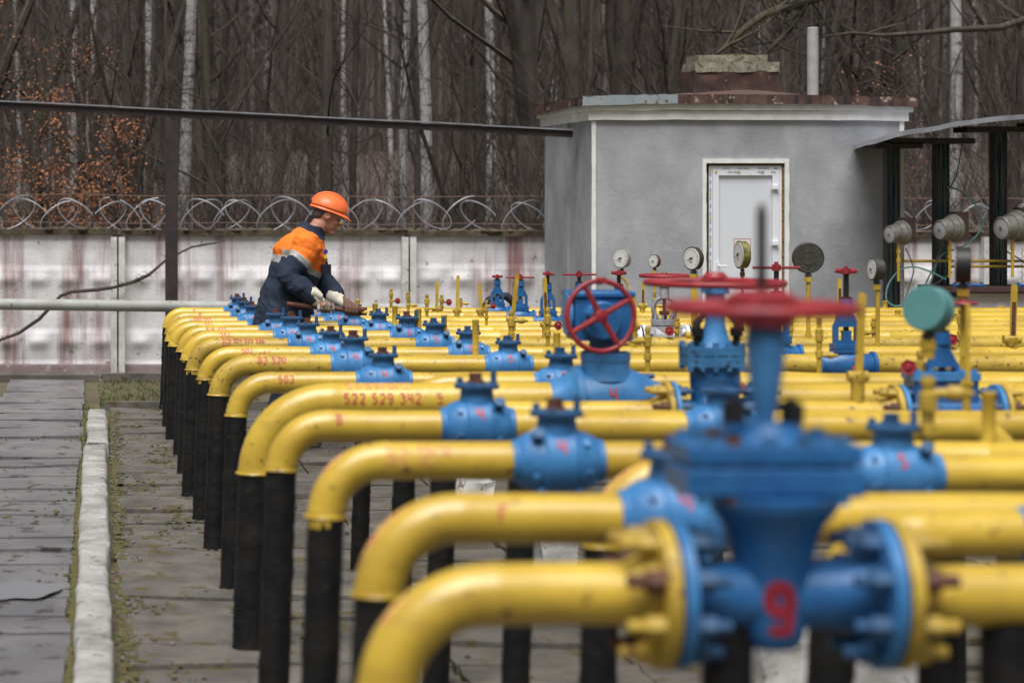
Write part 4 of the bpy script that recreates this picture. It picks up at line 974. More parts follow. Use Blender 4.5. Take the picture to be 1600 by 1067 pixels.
for (ya, yb, x0, x1, dy) in ((768, 724, 1056, 1328, .15), (719, 688, 1058, 1326, .15)):
    za, zb_ = zz(ya), zz(yb); xa, xb = rp(k, x0).x, rp(k, x1).x; mb.box(((xa+xb)/2, c.y, (za+zb_)/2), (xb-xa, dy, zb_-za))
bf = mb.build('bonnet_flange', 'blue_deep', g1_, smooth=False)
bv = bf.modifiers.new('bevel', 'BEVEL'); bv.width = .005; bv.segments = 2
mb = MB(); mb.tube([(c.x, c.y, zz(690)), (c.x, c.y, zz(676)), (c.x, c.y, zz(660))], [.075, .055, .035], 20, flat=.8); mb.build('bonnet', 'blue_deep', g1_)
for x in (1085, 1130, 1185, 1240, 1295):
    for dy in (-.062, .062):
        p = rp(k, x); mb = MB(); mb.cyl((p.x, p.y+dy, zz(776)), (p.x, p.y+dy, zz(676)), .0085, n=8); mb.cyl((p.x, p.y+dy, zz(688)), (p.x, p.y+dy, zz(678)), .014, n=6); mb.cyl((p.x, p.y+dy, zz(769)), (p.x, p.y+dy, zz(780)), .014, n=6); mb.build('bolt', 'blue_teal' if x != 1130 else 'rust', g1_)
p = rp(k, 1190)
mb = MB(); mb.tube([(p.x+.006, p.y, zz(y)) for y in (692, 660, 640, 610, 570, 535, 512, 506)], [.013, .014, .018, .024, .030, .0325, .030, .024], 24); mb.build('yoke', 'blue', g1_)
for dx, m in ((-.046, 'cable_black'), (.050, 'cable_black')):
    mb = MB(); mb.cyl((p.x+dx, p.y, zz(700)), (p.x+dx*.95, p.y, zz(622)), .012, n=10); mb.cyl((p.x+dx, p.y, zz(660)), (p.x+dx, p.y, zz(630)), .020, n=6); mb.build('gland_bolt', m, g1_)
mb = MB(); mb.box((p.x, p.y, zz(668)), (.12, .035, .016)); mb.build('gland', 'blue_deep', g1_)
level_wheel(g1_, V((p.x, p.y, zz(482))), .146, .0105, .058, hz=.030, tw=.5)
mb = MB(); mb.lathe((p.x, p.y, zz(500)), (0, 0, 1), [(0, .008), (.06, .0085), (.17, .0085), (.185, .006), (.19, .003)], 14); mb.build('stem', 'stem', g1_)
flange_pair('o', (1042-CX)/s, -1, .121, g1_, th=.019, nb=8, cols=('blue_mid', 'yellow_dirty')); flange_pair('o', (1384-CX)/s, 1, .121, g1_, th=.019, nb=8, cols=('blue_mid', 'yellow_dirty'))
mb = MB(); sx = rp(k, 1184).x
def bodymap(u, v):
    z = v-.050; rb = secs[0][1]
    for (a0, b0), (a1, b1) in zip(secs[:-1], secs[1:]):
        if a0 <= z <= a1: rb = b0+(b1-b0)*(z-a0)/(a1-a0)
    x = sx+u-c.x; return V((sx+u, c.y-1.12*math.sqrt(max(0, rb*rb-x*x))-.003, c.z+z))
letter(mb, '9', bodymap, 0, 0, .076, ww=.06, th=.24, seed=3); mb.build('number', 'red9', g1_, weld=False)

# ---------------------------------------------------------------- geared valve with facing handwheel
k = 'k'; s = 425.; c = rp(k, 946); zz = lambda py: H-(py-CY)/s; xx = lambda px: (px-CX)/s
gv = thing('geared_valve', 'large sky blue valve with gear box and red handwheel facing us', 'valve', c-Zz*.12)
rr = ROWS[k]['r']
mb = MB(); mb.lathe((xx(858), c.y, c.z), (1, 0, 0), [(0, rr*1.03), (.01, rr*1.08), (.05, rr*1.35), (.08, .118), (.085, .13), (.11, .13), (.115, .112), (.15, .12), (.20, .124), (.25, .122), (.30, .118), (.345, .10), (.385, rr*1.12), (.405, rr*1.03)], 36)
mb.tube([(c.x, c.y, c.z+.08), (c.x, c.y, zz(575)), (c.x, c.y, zz(562))], [.105, .088, .088], 28); mb.build('body', 'blue', gv)
for px, a0 in ((899, 0), (1018, 1)):
    for i in range(7):
        a = -2.9+i*.62; o = V((xx(px), c.y, c.z)); b0 = o+V((0, math.cos(a)*.118, math.sin(a)*.118)); mb = MB(); mb.cyl(b0-X*.03, b0+X*.03, .011, n=6); mb.build('bolt', 'navy_bolt', gv)
mb = MB(); mb.cyl((c.x, c.y, zz(563)), (c.x, c.y, zz(550)), .090, n=28); mb.build('mount_flange', 'blue', gv)
for i in range(8):
    a = i*.785+.2; b0 = V((c.x+math.cos(a)*.076, c.y+math.sin(a)*.076, zz(570))); mb = MB(); mb.cyl(b0, b0+Zz*.05, .010, n=6); mb.build('bolt', 'navy_bolt', gv)
mb = MB(); mb.cyl((c.x-.004, c.y, zz(551)), (c.x-.004, c.y, zz(532)), .055, n=20); mb.build('neck', 'navy_bolt', gv)
mb = MB(); bx0, bx1 = xx(886), xx(980); mb.box(((bx0+bx1)/2+.01, c.y+.01, (zz(531)+zz(464))/2), (bx1-bx0-.01, .17, zz(464)-zz(531))); mb.box(((bx0+bx1)/2+.006, c.y+.01, zz(459)), (bx1-bx0+.012, .19, .022))
mb.cyl((xx(930), c.y-.05, zz(498)), (xx(930), c.y-.13, zz(498)), .07, n=24); mb.cyl((xx(978), c.y-.02, zz(507)), (xx(988), c.y-.02, zz(507)), .022, n=12)
gb = mb.build('gear_box', 'blue_deep', gv, smooth=True); bv = gb.modifiers.new('bevel', 'BEVEL'); bv.width = .006; bv.segments = 2; bv.limit_method = 'ANGLE'
mb = MB(); mb.lathe((xx(884), c.y+.01, zz(490)), (1, 0, 0), [(0, .03), (0, .078), (.012, .082), (.02, .07)], 26); mb.build('side_cover', 'blue', gv)
hc = V((xx(938.5), c.y-.27, 0)); hc.x = P(938.5, 0, hc.y).x; hc.z = P(0, 494, hc.y).z; sW = F/hc.y
mb = MB(); mb.cyl((hc.x-.012, c.y-.12, hc.z), hc, .014, n=12); mb.build('shaft', 'blue_deep', gv)
ax = V((.16, -1, .05)).normalized(); mb = MB(); Rw = 55/sW*1.0
mb.torus(hc, ax, Rw, .0095, 48, 10)
sd = ax.cross(Zz).normalized(); u2 = sd.cross(ax)
for a in (R(28), R(118), R(208), R(302)):
    dv = -sd*math.cos(a)+u2*math.sin(a); mb.tube([hc, hc+dv*Rw*.98], [.0125, .009], 8)
mb.tube([hc-ax*.02, hc+ax*.012, hc+ax*.016], [.024, .024, .016], 16); mb.build('handwheel', 'red', gv)
dv = -sd*math.cos(R(92))+u2*math.sin(R(92)); mb = MB(); mb.cyl(hc+dv*Rw, hc+dv*Rw-ax*(-.05), .014, .012, 12); mb.build('handwheel_grip', 'red', gv)
mb = MB(); letter(mb, '4', lambda u, v: V((c.x+u, c.y-math.sqrt(max(0, .1245**2-v*v))-.002, c.z+v)), -.012, .012, .047, th=.17, seed=2); mb.build('number', 'redpaint', gv, weld=False)

# ---------------------------------------------------------------- grey valve with white flanges
k = 'f'; s = 263.; c = rp(k, 1038); zz = lambda py: H-(py-CY)/s; xx = lambda px: (px-CX)/s
gr = thing('grey_valve', 'grey valve with white flanges and a level red handwheel', 'valve', c-Zz*.1)
mb = MB(); mb.lathe((xx(1005), c.y, c.z), (1, 0, 0), [(0, .05), (.03, .055), (.06, .085), (.2, .085), (.23, .055), (.26, .05)], 26)
mb.cyl(c, (c.x, c.y, zz(517)), .07, n=24); mb.build('body', 'grey_metal', gr)
mb = MB(); mb.cyl((c.x, c.y, zz(516.5)), (c.x, c.y, zz(509)), .078, n=26); mb.cyl((c.x, c.y, zz(507.5)), (c.x, c.y, zz(499)), .078, n=26); mb.build('bonnet_flange', 'grey_metal', gr)
for i in range(8):
    a = i*.785+.4; b0 = V((c.x+math.cos(a)*.066, c.y+math.sin(a)*.066, zz(518))); mb = MB(); mb.cyl(b0, b0+Zz*.10, .008, n=6); mb.build('bolt', 'grey_metal', gr)
mb = MB(); n = 20; ry, rz_ = .068, .066; oc = V((c.x, c.y, zz(482)))
pts = [oc+V((math.cos(R(a))*ry, 0, math.sin(R(a))*rz_)) for a in range(-60, 241, 15)]
mb.tube(pts, .0125, 10); mb.cyl((c.x, c.y, zz(466)), (c.x, c.y, zz(447)), .031, .026, 18); mb.cyl((c.x, c.y, zz(448)), (c.x, c.y, zz(444)), .034, n=18); mb.build('yoke', 'grey_metal', gr)
mb = MB(); mb.cyl((c.x, c.y, zz(500)), (c.x, c.y, zz(432)), .010, n=10); mb.cyl((c.x, c.y, zz(492)), (c.x, c.y, zz(486)), .03, n=6); mb.build('stem', 'rust', gr)
level_wheel(gr, V((c.x, c.y, zz(431))), .138, .011, .02, nsp=4, tw=.4, hz=.02)
for px, sd_ in ((1000.5, -1), (1076, 1)):
    flange_pair('f', (px-CX)/263, sd_, .086, gr, th=.018, cols=('white', 'white'), nb=6, gap=.012)
# ================================================================ gauges
def gauge(k, px, py, R_px, yaw, label, case='dark', dep=.5, down=(), stemr=.009, face='dial', back=False, s=None, stemmat='yellow', tube=None, zbase=None, dark_stem=0.0, elev=0):
    r = ROWS[k]; s = s or r['s']; Z = r['Z'] if s == r['s'] else F/s; Rg = R_px/s
    c = P(px, py, Z); yaw -= math.degrees(math.atan((px-CX)/F)); t = thing('pressure_gauge', label, 'gauge', (c.x, Z, r['h']+r['r']), 'pressure gauges on yellow stems')
    f = V((math.sin(R(yaw))*math.cos(R(elev)), -math.cos(R(yaw))*math.cos(R(elev)), math.sin(R(elev)))); dp = Rg*dep      # the way the dial looks
    mb = MB(); mb.lathe(c-f*dp*.5, f, [(-.01*Rg, .3*Rg), (0, .93*Rg), (.05*Rg, .97*Rg), (dp*.8, .97*Rg), (dp*.82, 1.0*Rg), (dp, 1.0*Rg), (dp*1.02, .93*Rg), (dp*.97, .88*Rg), (dp*.97-.001, .3*Rg)], 36)
    if back: mb.torus(c-f*(dp*.5+.001), f, Rg*.42, Rg*.03, 26, 6); mb.torus(c-f*(dp*.5), f, Rg*.9, Rg*.03, 30, 6)
    mb.build('case', case, t)
    fc = c+f*(dp*.475); mb = MB(); mb.lathe(fc, f, [(0, .3*Rg), (0, .885*Rg), (.004, .885*Rg), (.0042, .2*Rg)], 32); mb.build('dial', face, t)
    sd = f.cross(V((0, 0, 1))).normalized(); u2 = sd.cross(f); mb = MB(); o = fc+f*.005
    for i in range(28):
        a = R(225-270*i/27); dv = -sd*math.cos(a)+u2*math.sin(a); ln = .12 if i % 3 == 0 else .06; tt = dv.cross(f)
        mb.add([o+dv*Rg*.78-tt*Rg*.02, o+dv*Rg*.78+tt*Rg*.02, o+dv*Rg*(.78-ln)+tt*Rg*.02, o+dv*Rg*(.78-ln)-tt*Rg*.02], [(0, 1, 2, 3)])
    for i in range(4):
        b0 = o-u2*Rg*.35+sd*Rg*.12*(i-1.5); mb.add([b0, b0+sd*Rg*.07, b0+sd*Rg*.07+u2*Rg*.06, b0+u2*Rg*.06], [(0, 1, 2, 3)])
    mb.build('scale', 'cable_black', t, weld=False, smooth=False)
    mb = MB(); dv = (-sd*math.cos(R(200))+u2*math.sin(R(200))); tt = dv.cross(f); o2 = o+f*.003
    mb.add([o2-tt*Rg*.05-dv*Rg*.25, o2+tt*Rg*.05-dv*Rg*.25, o2+dv*Rg*.78], [(0, 1, 2)]); mb.lathe(o2, f, [(0, Rg*.09), (.003, Rg*.11)], 12); mb.build('needle', 'cable_black', t, weld=False)
    zb = r['h']+r['r']-.01 if zbase is None else zbase; p0 = c-V((0, 0, Rg*.95))
    mb = MB(); mb.cyl(p0+V((0, 0, Rg*.1)), p0-V((0, 0, .03)), stemr*.9, n=10); mb.cyl(p0-V((0, 0, .006)), p0-V((0, 0, .02)), stemr*1.6, n=6); mb.build('fitting', 'rust' if stemmat != 'yellow' else 'dark', t)
    pts = [p0-V((0, 0, .028))]+([V(P(a, b, Z)) for a, b in tube] if tube else [])+[V((pts_x, Z, zb)) for pts_x in ([P(tube[-1][0], 0, Z).x] if tube else [c.x])]
    mb = MB(); mb.tube(pts, stemr, 10); e = pts[0]; mb.cyl(e+V((0, 0, .004)), e-V((0, 0, .022)), stemr*1.9, n=6); mb.cyl(pts[-1]+V((0, 0, .03)), pts[-1], stemr*1.5, n=10); mb.build('stem_pipe', stemmat, t)
    return t
gauge('d', 972, 404, 15.5, -38, 'silver cased gauge with white dial, leftmost, before the grey building wall', 'silver', .55, tube=[(968, 428), (966, 431), (975, 436), (980, 443), (981, 455), (981, 480)], stemr=.008)
gauge('b', 1023, 408, 10.5, -42, 'smallest gauge with white dial and brown case, second from the left', 'rust', .62)
gauge('g', 1084, 404, 18.5, -44, 'gauge with yellowed dial and dark case left of the white door', 'dark', .5, stemr=.012)
gauge('f', 1160, 398, 22, -68, 'narrow turned gauge with peeling green and yellow case before the door', 'oldcase', .55, stemmat='rust', stemr=.008)
gauge('g', 1263, 403, 24.5, 186, 'round dark gauge showing its black back, right of the door', 'dark', .42, back=True, stemr=.012)
gauge('h', 1370, 421, 17, -66, 'dark gauge turned nearly edge on near the shelter', 'dark', .95, stemr=.011, tube=[(1372, 445), (1371, 520)])
gauge('k', 1505, 414, 29, -89, 'black gauge seen fully edge on in front of the shelter posts', 'cable_black', .78, stemr=.012)
gauge('k2', 1450, 483, 36.5, 153, 'large teal gauge seen from its blank back', 'teal', .85, s=560, stemr=.012, elev=-9, zbase=P(0, 560, F/560).z)
# ================================================================ small fittings on the pipes
def base(k, px, sink=.012): r = ROWS[k]; return V(((px-CX)/r['s'], r['Z'], r['h']+r['r']-sink)), r['s']
def stub(k, px, ytop, wpx, label, cap=True):
    b, s = base(k, px); ht = H-(ytop-CY)/s-b.z; w_ = wpx/s/2
    mb = MB(); mb.lathe(b, (0, 0, 1), [(-.01, w_*1.15), (.008, w_*1.2), (.016, w_), (ht-.012, w_), (ht-.010, w_*1.06), (ht-.002, w_*1.06), (ht, w_*.9)], 18)
    return tag(mb.build('capped_riser', 'yellow', loc=b), label, 'pipe stub', 'short capped yellow pipe stubs')
for i, (k, px, yt, wp, lb) in enumerate((('b', 538, 464, 7, 'behind the hands of the worker'), ('c', 559, 468, 7, 'above the wrench jaws'), ('d', 586, 474, 8, 'next right of the wrench'), ('e', 617, 477.5, 8, 'just behind the first valve marked 5'),
    ('f', 654, 482, 9, 'behind the second valve marked 5'), ('g', 694, 492, 9, 'behind the third valve marked 5'), ('i', 743, 499, 10, 'behind the fourth valve marked 5'), ('i2', 870, 519, 11, 'just left of the facing red handwheel'),
    ('a', 1383, 470, 7, 'tall, at the foot of the first shelter post'), ('a', 1565, 478, 9, 'before the cabinet with the round mark'), ('m', 1545, 612, 21, 'wide, before the right flange of the flanged gate valve'), ('g', 1556, 538, 11, 'low, with a reddish top, right of the teal gauge'),
    ('c', 1403, 484, 9, 'low, left of the teal gauge'), ('d', 1493, 489, 10, 'low, right of the teal gauge'), ('f', 1420, 523, 14, 'low and wide, below the teal gauge'))):
    stub(k, px, yt, wp, 'short yellow capped stub '+lb)
def lever(k, px, ytop, ybase, wpx, label, tilt=0, m='yellow', slot=False):
    b, s = base(k, px); yb = H-(ybase-CY)/s; zt = H-(ytop-CY)/s; w_ = wpx/s; t = thing('lever_tap', label, 'tap', b, 'yellow taps with upright lever handles')
    mb = MB(); mb.cyl(b-V((0, 0, .01)), (b.x, b.y, yb), w_*.9, n=12); mb.lathe((b.x, b.y, yb-.005), (0, 0, 1), [(0, w_*.95), (.004, w_*1.05), (.035, w_*1.05), (.04, w_*.9)], 6); mb.lathe((b.x-w_*1.3, b.y, yb+.018), (1, 0, 0), [(0, w_*.7), (w_*2.6, w_*.7)], 12); mb.build('tap_body', 'yellow_dirty', t)
    top = V((b.x+tilt, b.y-.012, zt)); o = V((b.x, b.y-.012, yb+.02)); L = (top-o).length; ax = (top-o).normalized(); sx = V((0, 1, 0)).cross(ax).normalized(); h = w_/2
    mb = MB(); poly = [(-h*.9, 0), (h*.9, 0), (h, L*.25), (h, L-h)]+[(h*math.cos(R(a)), L-h+h*math.sin(R(a))) for a in range(15, 180, 15)]+[(-h, L-h), (-h, L*.25)]
    mb.prism(poly, o, sx, ax, V((0, 1, 0)), .006); mb.build('lever', m, t, smooth=False)
    if slot:
        mb = MB(); mb.prism([(-h*.6, L*.08), (h*.6, L*.08), (h*.6, L*.68), (-h*.6, L*.68)], o-V((0, .0045, 0)), sx, ax, V((0, 1, 0)), .002); mb.build('rusty_slot', 'rust', t, smooth=False)
    return t
lever('b', 682, 440, 487, 5, 'yellow tap with upright lever, leftmost of the levers', .004)
lever('c', 714, 430, 489, 5, 'yellow tap with tall upright lever left of the brownish one', .006)
lever('c', 751, 442, 489, 5.5, 'yellow tap with lever leaning left beside the leftmost small gate valve', -.01)
lever('f', 800, 428, 503, 6.5, 'yellow tap with tall lever leaning right before the second small gate valve', .03)
lever('g', 853, 433, 512, 6.5, 'yellow tap with brown slotted lever before the third small gate valve', -.01, slot=True)
lever('b', 1004, 441, 481, 5, 'yellow tap with dark slotted lever below the smallest gauge', .0, slot=True)
lever('h', 989, 461, 515, 8, 'yellow tap with short lever at the right rim of the facing handwheel', .0)
lever('g', 1084, 452, 530, 10, 'yellow tap with broad lever left of the far big handwheel hub', .0)
lever('d', 1311, 435, 488, 6.5, 'yellow tap with lever behind the red nut of the valve marked 2', .0, slot=True)
lever('k2', 1340, 457, 596, 12, 'yellow tap with long blurred lever left of the teal gauge', .012)
lever('h', 1581, 444, 536, 10, 'yellow tap with tall slotted lever at the right edge of the photo', .008, slot=True)
lever('l', 1510, 474, 610, 7, 'yellow tap with thin upright lever under the black edge on gauge', .0)
def needle(k, px, ytop, wpx, label, side=1, knob=None, ynoz=None, blown=False):
    b, s = base(k, px); zt = H-(ytop-CY)/s; L = zt-b.z; w_ = wpx/s/2; t = thing('needle_valve', label, 'valve', b, 'small yellow needle valves on the pipes')
    mb = MB(); mb.lathe(b, (0, 0, 1), [(-.01, w_*.75), (L*.30, w_*.75), (L*.31, w_*1.1), (L*.42, w_*1.1), (L*.43, w_*.8), (L*.58, w_*.8), (L*.60, w_*1.15), (L*.80, w_*1.15), (L*.82, w_*.7), (L*.90, w_*.7), (L*.91, w_*.9), (L, w_*.8)], 8); mb.build('valve_body', 'yellow_dirty', t, ang=20)
    zn = b.z+L*.5 if ynoz is None else H-(ynoz-CY)/s; o = V((b.x, b.y, zn)); e = o+V((side*w_*4.0, -w_*.8, 0)); d_ = (e-o).normalized()
    mb = MB(); mb.lathe(o, d_, [(0, w_*.6), (w_*2.2, w_*.6), (w_*2.3, w_*1.0), (w_*3.8, w_*.95), (w_*4.0, w_*.6), (w_*5.2, w_*.3)], 10); mb.build('nozzle', 'yellow_dirty', t)
    if knob:
        kc = o+V((side*w_*3.2, -w_*2.0, 0)) if knob == 'side' else o+V((0, -w_*3.2, 0)); ax = V((side*.5, -.85, .1)).normalized() 
        mb = MB(); mb.lathe(kc-ax*w_*.5, ax, [(-w_*2, w_*.4), (0, w_*.5), (0, w_*1.5), (w_*.4, w_*1.75), (w_*.8, w_*1.6), (w_*.6, w_*.9), (w_*1.2, w_*.5)], 7); mb.build('knob', 'red', t, ang=20)
    return t
needle('a', 611, 451, 6, 'small yellow needle valve with a red knob, leftmost of them', 1, 'side', 470)
needle('b', 638, 456, 6, 'small yellow needle valve with bare nozzle, second from the left', 1, None, 477)
needle('c', 667, 460, 7, 'small yellow needle valve with nozzle left of a tall lever', 1, None, 482)
needle('b', 690, 461, 6.5, 'small yellow needle valve with red knob between two tall levers', 1, 'side', 472)
needle('a', 720, 466, 5.5, 'small yellow needle valve half behind the tallest lever', 1, None)
needle('e', 760, 469, 6, 'yellow needle valve with red knob beside the leftmost small gate valve', 1, 'side', 478)
needle('h', 799, 485, 10, 'yellow needle valve with long nozzle pointing right of a leaning lever', 1, None, 501)
needle('h', 856, 480, 9, 'yellow needle valve with red knob before the third small gate valve', 1, 'side', 508)
needle('e', 1023, 456, 6, 'dirty yellow needle valve left of the grey valve', 1, None, 478)
needle('j', 1012, 511, 11, 'yellow needle valve with nozzle pointing left, below the facing handwheel', -1, None, 533)
needle('g', 1058, 497, 9, 'yellow needle valve with thin red knob before the grey valve', -1, 'side', 517)
needle('j', 1280, 497, 11, 'dirty yellow needle valve left of the gate valve marked 2', 1, None, 555)
needle('g', 1236, 487, 8, 'yellow needle valve with rusty knob behind the near red handwheel', -1, None, 500)
needle('g', 1365, 497, 8, 'yellow needle valve with nozzle below the nearly edge on dark gauge', -1, None, 520)
needle('h', 1501, 480, 11, 'yellow needle valve with red knob right of the teal gauge', -1, 'side', 530)
needle('k2', 1438, 548, 15, 'dirty yellow needle valve with red knob below the teal gauge', -1, 'side', 573)
needle('m2', 1450, 588, 26, 'large yellow needle valve with nozzle pointing right before the flanged gate valve', 1, None, 614)
# small red handwheel seen edge on under the black gauge
r = ROWS['k']; c = P(1506, 474, r['Z']-.05); mb = MB(); mb.lathe(c, (0, 0, 1), [(-.004, .01), (-.005, .046), (0, .049), (.005, .046), (.008, .012), (.014, .010)], 24)
tag(mb.build('small_handwheel', 'red', loc=c), 'small flat red handwheel seen edge on below the black gauge', 'handwheel')
# whitewashed concrete blocks under the pipes
q = random.Random(31)
for (px, py, s, w_, d_, h_, lb) in ((743, 772, 300, .19, .14, .185, 'small whitewashed concrete block between black legs, farther one'), (872, 880, 352, .17, .13, .15, 'small whitewashed concrete block between black legs, nearer one'), (1318, 1150, 500, .52, .30, .29, 'large flaking whitewashed concrete block under the big near gate valve')):
    p = P(px, py, F/s); mb = MB(); blob_box(mb, p.x-w_/2, p.x+w_/2, F/s, F/s+d_, -.02, h_, .01, px, .03)
    tag(mb.build('concrete_block', 'whitew', loc=(p.x, F/s, 0), ang=60), lb, 'block', 'whitewashed concrete blocks')
# ================================================================ the worker
def remesh(mb, name, voxel, mats, parent, loc, pick=None, smooth=2, fac=.5):
    me = bpy.data.meshes.new('tmp'); me.from_pydata([q-loc for q in mb.v], [], mb.f)
    b = bmesh.new(); b.from_mesh(me); bmesh.ops.recalc_face_normals(b, faces=b.faces); b.to_mesh(me); b.free()
    o = bpy.data.objects.new(name, me); COL.objects.link(o)
    m = o.modifiers.new('r', 'REMESH'); m.mode = 'VOXEL'; m.voxel_size = voxel; m.use_smooth_shade = True
    if smooth: s_ = o.modifiers.new('s', 'SMOOTH'); s_.iterations = smooth; s_.factor = fac
    bpy.context.view_layer.update(); dg = bpy.context.evaluated_depsgraph_get()
    nm = bpy.data.meshes.new_from_object(o.evaluated_get(dg)); nm.materials.clear()
    for q in mats: nm.materials.append(M[q])
    o.modifiers.clear(); o.data = nm; bpy.data.meshes.remove(me)
    for p in nm.polygons:
        p.use_smooth = True; p.material_index = pick(p.center+loc, p.normal) if pick else 0
    if parent is not None: o.parent = parent
    else: o.location = loc
    WL[o.name] = V(loc); return o
def seg(p, a, b):
    d = b-a; t = max(0, min(1, (p-a).dot(d)/d.dot(d))); return t, (p-(a+d*t)).length
Yb = 14.65
f_ = V((.97, .24, 0)).normalized()
pel = V((1.16, Yb, .90)); wst = V((1.20, Yb, 1.04)); chs = V((1.285, Yb+.01, 1.24)); nk = V((1.385, Yb+.02, 1.425)); hd = V((1.466, Yb+.03, 1.535))
Sn = V((1.315, Yb-.165, 1.345)); En = V((1.195, Yb-.225, 1.135)); Wn = V((1.365, Yb-.26, .995)); Hn = V((1.415, Yb-.27, .955))
Sf = V((1.36, Yb+.19, 1.345)); Ef = V((1.44, Yb+.13, 1.11)); Wf = V((1.525, Yb-.06, .985)); Hf = V((1.585, Yb-.17, .952))
hipn = pel+V((0, -.09, -.03)); hipf = pel+V((0, .09, -.03)); knn = V((1.20, Yb-.11, .47)); knf = V((1.30, Yb+.11, .47)); ann = V((1.08, Yb-.12, .08)); anf = V((1.24, Yb+.13, .08))
wk = thing('worker', 'person in orange helmet and navy and orange jacket leaning over pipes, holding a rod', 'person', (1.16, Yb, 0))
O = V((1.16, Yb, 0))
# body: one continuous surface
mb = MB()
mb.tube([pel-V((0, 0, .06)), pel, wst, chs, nk-V((.03, 0, .06)), nk], [.12, .135, .12, .145, .11, .06], 20)
mb.tube([nk-V((.02, 0, .03)), nk+V((.03, 0, .05)), hd-V((.02, 0, .05))], [.058, .056, .055], 16)
for S, E, W in ((Sn, En, Wn), (Sf, Ef, Wf)): mb.tube([chs+(nk-chs)*.6, S, S.lerp(E, .5), E, E.lerp(W, .4), W], [.06, .058, .048, .042, .038, .027], 14)
for a, b, c in ((hipn, knn, ann), (hipf, knf, anf)):
    mb.tube([a, a.lerp(b, .5), b, b.lerp(c, .4), c], [.085, .075, .055, .05, .036], 14); mb.ell(c+V((.05, 0, -.045)), (.12, .04, .035))
hr = Matrix.Rotation(R(24), 3, 'Y')       # the head is bowed
hp = lambda x, y, z: hd+hr @ V((x, y, z))
mb.ell(hp(-.004, 0, .02), (.095, .074, .092), 20, 14, hr); mb.ell(hp(.03, 0, -.035), (.062, .056, .075), 16, 12, hr)
mb.ell(hp(.062, 0, -.092), (.028, .030, .022), 12, 8, hr)                       # chin
mb.tube([hp(.085, 0, .022), hp(.102, 0, -.004), hp(.112, 0, -.022), hp(.092, 0, -.032)], [.009, .010, .013, .010], 10)   # nose
mb.ell(hp(.080, 0, -.054), (.018, .024, .007), 12, 6, hr); mb.ell(hp(.078, 0, -.066), (.017, .022, .007), 12, 6, hr)     # lips
for sy in (-1, 1):
    mb.ell(hp(.078, sy*.032, .028), (.014, .02, .008), 10, 6, hr)               # brow
    mb.ell(hp(.062, sy*.040, -.02), (.026, .02, .022), 10, 8, hr)               # cheek
    mb.ell(hp(-.006, sy*.076, -.006), (.017, .010, .030), 10, 8, hr); mb.torus(hp(-.008, sy*.084, -.004), (0.1, 1, 0), .019, .005, 16, 6)
for (W, Hh, fr) in ((Wn, Hn, 0), (Wf, Hf, 1)): mb.tube([W, W.lerp(Hh, .5), Hh], [.027, .034, .032], 12, flat=.7)
remesh(mb, 'body', .0045, ['skin'], wk, O, None, 3)
# trousers and boots
mb = MB(); mb.tube([pel-V((0, 0, .10)), pel, wst-V((0, 0, .05))], [.155, .16, .15], 20)
for a, b, c in ((hipn, knn, ann), (hipf, knf, anf)): mb.tube([a, a.lerp(b, .5), b, b.lerp(c, .5), c+V((0, 0, .02)), c], [.115, .102, .085, .085, .082, .075], 16)
remesh(mb, 'trousers', .011, ['navy'], wk, O)
for c in (ann, anf):
    mb = MB(); mb.tube([c+V((-.01, 0, .06)), c, c-V((0, 0, .04))], [.055, .056, .052], 14); mb.ell(c+V((.055, 0, -.045)), (.15, .053, .05)); mb.box(c+V((.05, 0, -.075)), (.27, .10, .03))
    remesh(mb, 'boot', .008, ['boot'], wk, O)
# jacket: torso, skirt, sleeves
mb = MB()
secs = [(V((1.155, Yb, .78)), .185), (V((1.165, Yb, .86)), .180), (V((1.19, Yb, .98)), .168), (V((1.222, Yb, 1.08)), .160), (V((1.262, Yb, 1.20)), .168), (V((1.305, Yb+.01, 1.31)), .160), (V((1.335, Yb+.01, 1.375)), .118), (V((1.365, Yb+.01, 1.42)), .082)]
mb.tube([a for a, b in secs], [b for a, b in secs], 26, flat=1.12)
mb.ell(V((1.27, Yb+.02, 1.29)), (.16, .20, .11), 18, 12)
for S, E, W in ((Sn, En, Wn), (Sf, Ef, Wf)):
    mb.ell(S+V((-.01, 0, 0)), (.088, .085, .085), 16, 10)
    mb.tube([chs+(nk-chs)*.45, S, S.lerp(E, .5), E+V((-.012, 0, 0)), E.lerp(W, .35), E.lerp(W, .7), W], [.10, .092, .082, .076, .074, .062, .052], 18)
mb.tube([nk+V((-.045, 0, -.05)), nk+V((-.022, 0, .01)), nk+V((-.012, 0, .045))], [.098, .082, .074], 20)          # standing collar
q = random.Random(9)
for i in range(10):                                                                                   # folds
    a = E = En.lerp(Wn, q.uniform(.0, .5)); o = a+V((-.01, -.05, 0)); mb.tube([o+V((-.05, 0, q.uniform(-.03, .03))), o+V((0, -.02, 0)), o+V((.05, 0, q.uniform(-.03, .03)))], [.006, .013, .006], 8)
for i in range(12):
    z = q.uniform(.84, 1.15); x = 1.17+(z-.86)*.28; a = R(q.uniform(200, 340)); b0 = V((x+.165*math.cos(a), Yb+.18*math.sin(a), z)); mb.tube([b0, b0+V((q.uniform(-.03, .05), -.004, -.10))], [.010, .014], 8)
up_ax = (nk-pel).normalized()
